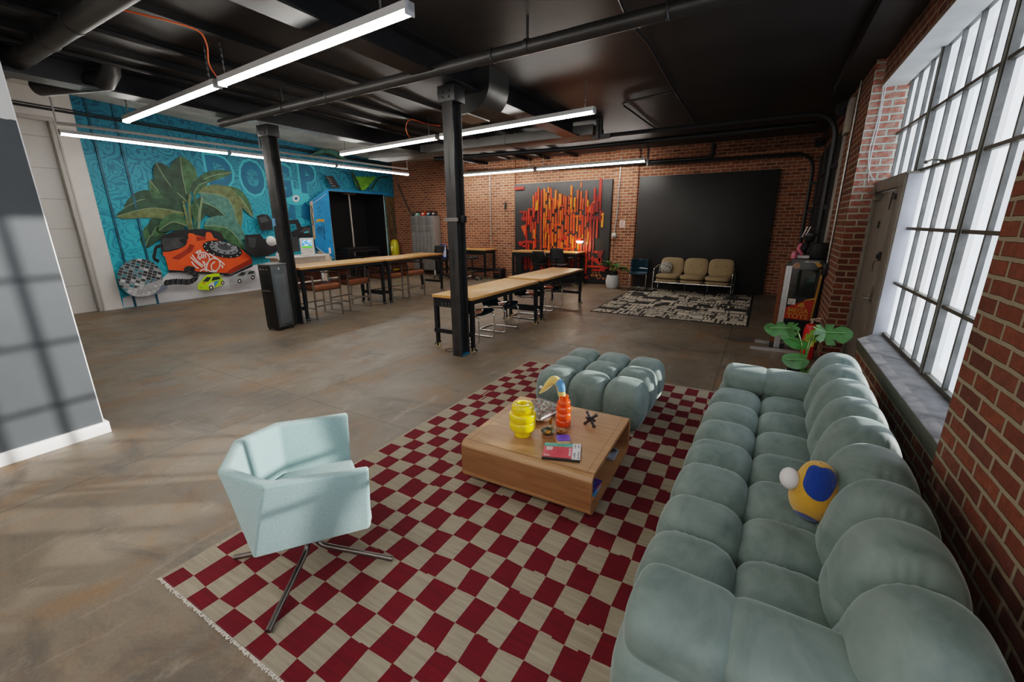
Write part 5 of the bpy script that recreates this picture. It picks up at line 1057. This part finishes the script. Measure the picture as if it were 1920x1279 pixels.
# ------------------------------------------------------------------ potted plants
m_lf = mat('glossy_leaf', (.04, .15, .028), .45, var=.5, scale=9); m_lf2 = mat('monstera_leaf', (.055, .135, .04), .45, var=.35, scale=14); m_lfy = mat('young_leaf', (.2, .3, .03), .5, var=.3, scale=14); m_stem = mat('green_stem', (.10, .2, .03), .5)
def leaf_mesh(f, base, direction, up, L, W, droop=.3, notch=0, n=10):
    d = Vector(direction).normalized(); s = d.cross(Vector(up)).normalized(); u = s.cross(d)
    rows = []
    for i in range(n+1):
        t_ = i/n; w = W*math.sin(PI*min(1, t_**.75))**.8 if 0 < i < n else 0
        if notch and i % 3 == 0 and 0 < i < n: w *= .45
        c = Vector(base)+d*(L*t_)-Vector((0, 0, 1))*(droop*L*t_*t_)
        rows.append([f.b.verts.new(c+s*(w*k)+u*(.12*W*abs(k))) for k in (-1, -.5, 0, .5, 1)])
    for a, b in zip(rows, rows[1:]):
        for k in range(4):
            q = f.b.faces.new((a[k], a[k+1], b[k+1], b[k])); q.material_index = f.mi
pot = thing('potted_plant', 'leafy green plant in a white pot by the art panel', 'plant', (-3.57, 11.88, 0))
MB().lathe([(0, 0), (.15, 0), (.185, .10), (.19, .2), (.165, .33), (.135, .36), (.12, .355), (.12, .3), (0, .3)], n=32).build('pot', mat('white_planter', (.66, .65, .65), .6, bump=.3, bscale=25), pot)
MB().lathe([(0, .33), (.125, .34), (.135, .47), (.125, .47), (.115, .44), (0, .44)]).build('inner_pot', m_blk, pot); MB().lathe([(0, .44), (.115, .442), (0, .45)]).build('soil', mat('soil', (.03, .022, .015), .95), pot)
for k in range(16):
    a = k*2.4+.3; r = .05+.05*(k % 3); h = .52+.2*((k*7) % 5)/5+.04*(k % 2); f = MB(); b = Vector((r*math.cos(a)*1.2, r*math.sin(a)*.6, h)); leaf_mesh(f, b, (math.cos(a), math.sin(a)*.4-.25, .55-.25*(k % 3)), (0, 0, 1), R.uniform(.28, .42), R.uniform(.055, .085), .4); lf = f.build('leaf', m_lf, pot)
    MB().tube([(0, 0, .44), b*.5+Vector((0, 0, .22)), b], .006, 5).build('stalk', m_stem, lf)
mp_ = thing('monstera_plant', 'monstera with broad split leaves behind the far sofa arm', 'plant', (.50, 4.95, 0))
MB().lathe([(0, 0), (.12, 0), (.15, .33), (.14, .34), (.13, .29), (0, .28)]).build('pot', m_blk, mp_); MB().lathe([(0, .28), (.13, .29), (0, .30)]).build('soil', mat('soil', (.03, .022, .015), .95), mp_)
def mleaf(px, py, Y, W, rot, m, tilt, sl, nm='leaf'):
    """heart shaped leaf with slits, facing the light"""
    c = ony(px, py, Y)-Vector((.50, 4.95, 0)); out = []
    N = 44
    for k in range(N):
        a = 2*PI*k/N; r = 1-.32*math.exp(-((a-PI)/.28)**2)
        if sl and k % 5 == 2 and .5 < abs(a-PI) < 2.7: r *= .55
        r *= 1+.22*math.cos(a)
        out.append(Vector((r*W*math.cos(a), r*W*.78*math.sin(a), .16*W*math.cos(2*a))))
    rm = Euler(tilt).to_matrix() @ Matrix.Rotation(rot, 3, 'Z'); f = MB(); cv = f.b.verts.new(c); vs = [f.b.verts.new(c+rm @ p) for p in out]
    for k in range(N): f.b.faces.new((cv, vs[k], vs[(k+1) % N]))
    lf = f.build(nm, m, mp_, ang=60); q = MB(); b0 = c+rm @ Vector((-.55*W, 0, 0)); q.tube(bez([(R.uniform(-.03, .03), R.uniform(-.03, .03), .28), ((b0.x)*.35, b0.y*.35, .28+(b0.z-.28)*.6), b0]), .0075, 6); q.build('stalk', m_stem, lf)
    f = MB(); f.tube([c+rm @ Vector((-.5*W, 0, .012)), c+Vector((0, 0, .004)), c+rm @ Vector((.9*W, 0, .03))], .0035, 5); f.build('midrib', mat('leaf_rib_pale', (.2, .33, .12), .5), lf)
mleaf(1474, 616, 4.85, .155, 3.3, m_lf2, (.55, -.1, 0), 1); mleaf(1550, 624, 4.95, .165, .1, m_lf2, (.65, .1, 0), 1); mleaf(1522, 633, 5.0, .09, .9, m_lfy, (.6, -.3, 0), 1); mleaf(1497, 675, 4.75, .115, 3.4, m_lf2, (.75, .0, 0), 0); mleaf(1500, 643, 5.15, .14, 2.9, m_lf, (.3, .1, 0), 0); mleaf(1580, 672, 5.1, .06, 0, m_lf, (.3, 0, 0), 0)
# ------------------------------------------------------------------ lockers with phones on top
lk = thing('lockers', 'bank of grey steel lockers against the back brick wall', 'locker', (-10.62, 12.02, 0)); m_lg = mat('locker_grey', (.25, .235, .225), .45, .15, var=.08, scale=3)
f = MB(); f.bx(-.52, .52, 0, .40, .16, 2.05, .004); f.build('cabinet', m_lg, lk)
f = MB()
for x in (-.46, .46):
    for y in (.05, .35): f.bx(x-.03, x+.03, y-.03, y+.03, 0, .17)
f.build('foot', m_offw, lk)
for i in range(3):
    for z0, z1 in ((1.77, 2.03), (1.50, 1.75)):
        x = -.345+i*.345; d_ = MB().bx(x-.165, x+.165, -.014, 0, z0, z1, .003).build('door', m_lg, lk); f = MB()
        for k in range(2): f.bx(x-.06, x+.06, -.0165, -.013, (z0+z1)/2-.02+k*.05, (z0+z1)/2-.013+k*.05)
        f.build('louvre', mat('locker_shadow', (.10, .095, .09), .6), d_, False)
for i in range(6):
    x = -.433+i*.1732; d_ = MB().bx(x-.082, x+.082, -.014, 0, .20, 1.475, .003).build('door', m_lg, lk); f = MB()
    for zb in (1.1, .3):
        for k in range(5): f.bx(x-.04, x+.04, -.0165, -.013, zb+k*.055, zb+.008+k*.055)
    f.build('louvre', mat('locker_shadow', (.10, .095, .09), .6), d_, False); q = MB(); q.box((x+(.05 if i % 2 else -.05), -.02, .82), (.022, .02, .11), None, .004); q.build('handle', m_steel, d_)
def phone(label, x, c):
    t = thing('rotary_phone', label, 'telephone', (x, 12.18, 2.051), R.uniform(-.2, .2), 'old telephones on the lockers'); m_ = mat('phone_'+str(c), c, .3)
    f = MB(); f.prism([(-.09, -.08, 0), (.09, -.08, 0), (.09, .09, 0), (-.09, .09, 0)], (0, 0, .03)); f.loft([[(-.09, -.08, .03), (.09, -.08, .03), (.09, .09, .03), (-.09, .09, .03)], [(-.05, .0, .10), (.05, .0, .10), (.05, .07, .10), (-.05, .07, .10)]]); f.build('body', m_, t, bevel=.006)
    f = MB(); f.tube([(-.11, .035, .12), (-.05, .035, .135), (.05, .035, .135), (.11, .035, .12)], .016, 8); f.sphere((-.105, .035, .112), .026, 10, 8); f.sphere((.105, .035, .112), .026, 10, 8); f.build('handset', m_ if c[0] > .4 else m_blk, t)
    f = MB(); f.cyl((0, -.045, .065), (0, -.06, .078), .042, n=16); f.build('dial', m_offw, t)
phone('mint green telephone on the lockers, black handset', -10.93, (.22, .48, .45)); phone('bright orange telephone on the lockers', -10.66, (.72, .07, .012)); phone('dark teal telephone on the lockers', -10.41, (.015, .10, .14)); phone('black and cream telephone on the lockers', -10.17, (.03, .026, .022))
# ------------------------------------------------------------------ water cooler
wc = thing('water_cooler', 'tall black and grey water cooler standing beside the column', 'water cooler', (-7.30, 4.36, 0), math.radians(7)); m_wg = mat('cooler_grey_panel', (.10, .115, .125), .4, .3, var=.3, scale=2.5); m_wb = mat('cooler_black', (.02, .019, .018), .35)
MB().bx(-.15, .15, -.155, .165, .03, 1.13, .012).build('cabinet', m_wb, wc)
MB().bx(-.15, .155, -.16, .17, 1.125, 1.15, .008).build('top_cover', mat('cooler_top', (.15, .15, .15), .4), wc)
f = MB(); f.bx(.150, .158, -.15, .155, .06, 1.12, .004); s_ = f.build('side_panel', m_wg, wc); f = MB(); f.bx(.156, .1595, -.105, .11, .12, .97, .003); f.build('inset', mat('cooler_inset', (.165, .185, .20), .35, .4, var=.2, scale=2), s_)
f = MB(); f.bx(.156, .160, -.012, .012, 1.05, 1.085); f.build('sticker', m_offw, s_)
f = MB(); f.bx(-.10, .10, -.160, -.153, .70, 1.0, .004); f.build('dispenser_bay', m_blk, wc); f = MB(); f.bx(-.09, .09, -.19, -.155, .69, .705, .004); f.build('drip_tray', m_steel, wc)
f = MB()
for x in (-.07, 0, .07): f.box((x, -.158, 1.06), (.035, .012, .014), None, .003)
f.build('button', m_chrome, wc)
f = MB()
for x in (-.12, .12):
    for y in (-.13, .14): f.cyl((x, y, 0), (x, y, .035), .018, n=10)
f.build('foot', m_blk, wc)
q = MB(); q.tube(bez([(-7.20, 4.55, .62), (-7.16, 4.60, .5), (-7.2, 4.6, .42), (-7.18, 4.62, .3)]), .004, 5); tag(q.build('cable', m_blk), 'thin black cable looped on the column behind the water cooler', 'cable')
# ------------------------------------------------------------------ workbench with old computer by the mural
t = thing('plywood_bench', 'white plywood bench against the mural behind the tall table', 'bench', (-11.05, 7.45, 0)); m_ply = mat('pale_plywood', (.62, .52, .43), .6, var=.1, scale=6)
MB().bx(-.4, .4, -.75, .62, .93, .965, .004).build('benchtop', mat('white_benchtop', (.68, .63, .58), .5), t); MB().bx(-.34, .36, -.66, .52, .72, .93, .003).build('apron', m_ply, t)
for sx in (-.33, .33):
    for sy in (-.6, .5): MB().bx(sx-.04, sx+.04, sy-.04, sy+.04, 0, .74).build('leg', m_ply, t, False)
MB().bx(-.34, .34, -.6, .5, .25, .28).build('shelf', m_ply, t, False)
for x_, y_, c_, n_ in ((.2, .25, (.55, .03, .03), 'red'), (.2, -.05, (.65, .63, .6), 'white')):
    q = MB(); q.box((-11.05+x_, 7.45+y_, .325), (.16, .16, .09), None, .006); tag(q.build('storage_box', mat('box_'+n_, c_, .5)), 'small '+n_+' box on the lower shelf of the plywood bench', 'box')
t = thing('desktop_computer', 'old white all in one desktop computer on the plywood bench', 'computer', (-10.98, 7.66, .966), math.radians(52)); m_pc = mat('aged_white_plastic', (.62, .60, .57), .5)
MB().bx(-.17, .17, -.17, .17, 0, .46, .012).build('case', m_pc, t); f = MB(); f.bx(-.12, .12, -.176, -.168, .2, .41, .004)
t_ = NT('pixel_landscape'); v = t_.obj(); sp = t_.n('ShaderNodeSeparateXYZ'); t_.set(sp.inputs[0], v); sky = t_.ramp(t_.noise(v, 16, 3), [(.45, (.03, .22, .6)), (.6, (.55, .65, .75))]); e_ = t_.mix(t_.math('GREATER_THAN', sp.outputs[2], .255), (.08, .38, .03), sky)
t_.pr(Base_Color=(0, 0, 0), Emission_Color=e_, Emission_Strength=.8, Roughness=.2); f.build('screen', t_.m, t, False)
f = MB(); f.bx(.0, .12, -.174, -.168, .10, .108); f.bx(-.15, -.13, -.174, -.168, .05, .07); f.build('disk_slot', mat('slot_grey', (.15, .15, .15), .6), t, False)
f = MB(); f.bx(-.1, .1, -.3, -.2, 0, .03, .006); tag(f.build('keyboard', m_pc), 'white keyboard lying in front of the old computer', 'keyboard'); o = bpy.data.objects['keyboard']; o.location = (-10.9, 7.52, .966); o.rotation_euler = (0, 0, math.radians(52))
t = thing('desk_lamp', 'white round headed lamp on the bench behind the water cooler', 'lamp', (-10.95, 6.86, .966)); m_wl = mat('white_lamp', (.66, .65, .64), .6, bump=.3, bscale=60)
MB().lathe([(0, 0), (.14, 0), (.15, .05), (.11, .13), (0, .15)]).build('base', m_wl, t); MB().tube(bez([(0, .05, .12), (.02, .12, .22), (.03, .02, .30), (.04, -.16, .38)]), .045, 10).build('arm', m_wl, t); f = MB(); f.sphere((.05, -.26, .42), .125, 20, 14, (.6, 1, 1)); f.build('head', m_wl, t)
t = thing('leaning_board', 'tan wooden board leaning between the bench and the painted truck', 'board', (-11.3, 8.6, 0)); f = MB(); f.box((0, 0, .47), (.02, .26, 1.02), (0, -.45, 0)); f.build('plank', m_tan, t)
# ------------------------------------------------------------------ toy vending cabinet, rig frame, extinguisher
vm = thing('toy_vending_cabinet', 'black and red toy vending cabinet by the garage door', 'vending machine', (.64, 7.9, 0), math.radians(-8)); m_vb = mat('cabinet_black', (.016, .016, .017), .35)
MB().bx(-.23, .2, 0, .42, .06, 1.23, .006).build('cabinet', m_vb, vm); MB().bx(-.2, .18, .02, .4, 0, .07).build('plinth', m_blk, vm, False)
m_vr = mat('cabinet_red', (.42, .028, .01), .45); m_vy = mat('cabinet_gold', (.5, .26, .02), .45)
vp = lambda x, z, k=0.: (x, -.003-k, z)
f = MB(); f.mi = 0; f.face([vp(-.22, .30), vp(.12, .30), vp(.15, .62), vp(.02, .60), vp(-.22, .47)]); f.mi = 1
f.face([vp(.13, .30, .001), vp(.155, .30, .001), vp(.195, 1.10, .001), vp(.14, 1.18, .001), vp(.06, 1.19, .001), (vp(.12, 1.12, .001)), vp(.165, 1.05, .001), vp(.145, .66, .001), vp(.02, .615, .001), vp(.02, .6, .001), vp(.15, .63, .001)])
f.build('front_graphics', [m_vr, m_vy], vm, False)
f = MB()
for k in range(22): f.box((.146+k*.0019, -.0055, .33+k*.035), (.03, .001, .008), (0, -.6, 0))
for k in range(14): f.box((R.uniform(-.2, -.1), -.0045, R.uniform(.65, 1.05)), (R.uniform(.01, .05), .001, .006), (0, R.uniform(-1, 0), 0))
f.build('stripe', mat('cabinet_stripe', (.2, .1, .01), .5), vm, False)
f = MB(); f.bx(-.12, .125, -.012, 0, .66, 1.08, .004); f.build('window_frame', m_blk, vm)
f = MB(); f.bx(-.105, .11, -.014, -.011, .675, 1.065); f.build('window_glass', mat('smoked_window', (.018, .022, .02), .06, Coat_Weight=.5), vm, False)
lettering('MEGA', (-.17, -.006, .405), (1, 0, 0), (0, 0, 1), .27, .075, m_vy, vm, .03); lettering('TOYS', (-.18, -.006, .315), (1, 0, 0), (0, 0, 1), .28, .08, m_vy, vm, .03)
f = MB(); f.face([vp(-.07, .50, .003), vp(.04, .50, .003), vp(.02, .58, .003), vp(-.03, .56, .003)]); f.build('crest', m_vy, vm, False)
lettering('CELLGARD', (-.06, -.004, 1.185), (1, 0, 0), (0, 0, 1), .19, .025, m_offw, vm, .01)
f = MB(); f.cyl((-.155, -.001, 1.13), (-.155, -.005, 1.13), .048, n=24); f.build('round_badge', mat('badge_tan', (.36, .22, .14), .5, var=.5, scale=40), vm); f = MB(); f.bx(-.19, -.09, -.006, -.002, .53, .62); f.build('note', mat('paper_white', (.75, .71, .66), .7), vm, False)
f = MB()
for x, z, w in ((-.165, .585, .02), (-.125, .585, .02), (-.145, .555, .04)): f.bx(x-w/2, x+w/2, -.0075, -.006, z-.004, z+.004)
f.build('note_mark', m_blk, vm, False)
fg = thing('toy_figurine', 'pink and black toy figure in a cap on the vending cabinet', 'figurine', (.56, 8.08, 1.232)); m_pk = mat('toy_pink', (.6, .16, .24), .4)
MB().bx(-.08, .08, -.06, .06, 0, .05, .012).build('shoe', mat('toy_white', (.7, .68, .7), .4), fg); f = MB(); f.tube(bez([(0, 0, .05), (-.03, 0, .12), (.01, 0, .18), (-.01, 0, .24)]), [.05]*8+[.045]*8+[.05]*9, 12); f.build('body', m_blk, fg)
MB().tube(bez([(-.05, -.03, .22), (-.08, -.05, .16), (-.05, -.06, .1), (-.02, -.05, .06)]), .024, 8).build('arm', m_pk, fg); f = MB(); f.sphere((.04, 0, .31), .075, 14, 10); f.build('head', m_blk, fg); f = MB(); f.lathe([(.08, .33), (.07, .38), (.03, .40), (0, .40)], (.06, 0, 0)); f.box((.0, -.06, .335), (.12, .1, .012), (0, -.15, 0)); f.build('cap', mat('toy_dark_grey', (.04, .04, .045), .5), fg)
for x in (-.04, .0): MB().tube([(x-.02, -.02, .32), (x+.03, -.02, .48)], .008, 6).build('ear', mat('toy_white', (.7, .68, .7), .4), fg)
q = MB(); q.lathe([(0, 0), (.04, 0), (.045, .05), (.03, .1), (0, .11)], (.44, 8.02, 1.232)); o = tag(q.build('small_toy', m_pk, None), 'small pink toy standing beside the black figure on the cabinet', 'figurine')
q = MB(); q.bx(.66, .84, 8.05, 8.25, 1.231, 1.47, .015); tag(q.build('speaker_box', m_blk), 'black box standing behind the toy figure on the cabinet', 'box')
rf = thing('rig_frame', 'silver extruded aluminium T stand on the floor by the garage door', 'stand', (.35, 7.05, 0)); m_al = mat('anodised_aluminium', (.52, .52, .53), .35, .7, var=.1, scale=20)
f = MB(); f.bx(-.035, -.005, -.02, .02, .03, 1.2); f.bx(.005, .035, -.02, .02, .03, 1.2); f.bx(-.035, .035, -.012, .012, .03, 1.2); f.build('upright', m_al, rf, False); MB().bx(-.03, .03, -.02, .02, 1.2, 1.25).build('end_bracket', m_dkgrey, rf, False)
MB().box((.0, -.12, .02), (.66, .045, .04)).build('foot', m_al, rf, False); MB().box((-.06, .3, .02), (.42, .045, .04)).build('foot', m_al, rf, False); f = MB(); f.bx(-.025, .025, -.12, .32, .0, .035); f.box((-.06, 0, .06), (.06, .03, .07)); f.box((.07, 0, .06), (.06, .03, .07)); f.build('cross_rail', m_dkgrey, rf, False)
q = MB(); q.box((.29, 7.20, .6), (.05, .03, 1.2), (.03, 0, 0)); tag(q.build('wood_strip', wood('red_brown_strip', (.20, .07, .03), (.28, .11, .05))), 'red brown timber strip standing behind the silver stand', 'timber')
ex = thing('fire_extinguisher', 'red fire extinguisher on the floor behind the monstera', 'fire extinguisher', (.70, 6.78, 0)); MB().lathe([(0, 0), (.075, 0), (.08, .02), (.08, .40), (.06, .46), (.025, .48), (0, .48)]).build('tank', mat('extinguisher_red', (.52, .012, .012), .3), ex)
f = MB(); f.cyl((0, 0, .48), (0, 0, .53), .022); f.box((.03, 0, .545), (.12, .025, .015), (0, -.2, 0)); f.box((.03, 0, .52), (.1, .02, .012)); f.build('valve', m_steel, ex); MB().tube(bez([(.02, 0, .5), (.09, .0, .46), (.095, 0, .3), (.09, 0, .12)]), .01, 8).build('hose', m_blk, ex); MB().bx(-.05, .05, -.083, -.078, .18, .3).build('label_patch', mat('label_yellow', (.6, .5, .1), .5), ex, False)
q = MB(); q.box((.42, 5.3, .02), (.3, .3, .04), None, .005); tag(q.build('floor_crate', m_wb), 'flat black tray on the floor behind the far sofa arm', 'tray')
for x_, y_ in ((-.23, 5.0), (-.15, 5.08)):
    q = MB(); leaf_mesh(q, (x_, y_, .004), (1, .3, 0), (0, 0, 1), .07, .014, 0); tag(q.build('fallen_leaf', mat('yellow_leaf', (.5, .5, .02), .6)), 'tiny yellow fallen leaf on the concrete behind the sofa', 'leaf', 'fallen leaves behind the sofa')
EXPO = 1.0
# ------------------------------------------------------------------ light, sky, view
w = bpy.data.worlds.new('world'); bpy.context.scene.world = w; w.use_nodes = True; nt = w.node_tree; nt.nodes.clear()
ou = nt.nodes.new('ShaderNodeOutputWorld'); bg = nt.nodes.new('ShaderNodeBackground'); bg.inputs[0].default_value = (.75, .86, 1, 1); bg.inputs[1].default_value = 1.6; nt.links.new(bg.outputs[0], ou.inputs[0])
s = bpy.data.lights.new('sun', 'SUN'); s.energy = 12.5; s.color = (1, .95, .86); s.angle = math.radians(.6); so = bpy.data.objects.new('sun', s); C.objects.link(so)
so.rotation_euler = Vector((-6.12, -4.28, -1.36)).to_track_quat('-Z', 'Y').to_euler()
sc = bpy.context.scene
sc.view_settings.view_transform = 'Filmic'; sc.view_settings.look = 'Medium High Contrast'; sc.view_settings.exposure = EXPO; sc.view_settings.gamma = 1.0
sc.cycles.max_bounces = 10; sc.cycles.diffuse_bounces = 6; sc.cycles.transmission_bounces = 8; sc.cycles.transparent_max_bounces = 12; sc.cycles.use_denoising = True; sc.cycles.sample_clamp_indirect = 6; sc.cycles.caustics_reflective = False; sc.cycles.caustics_refractive = False
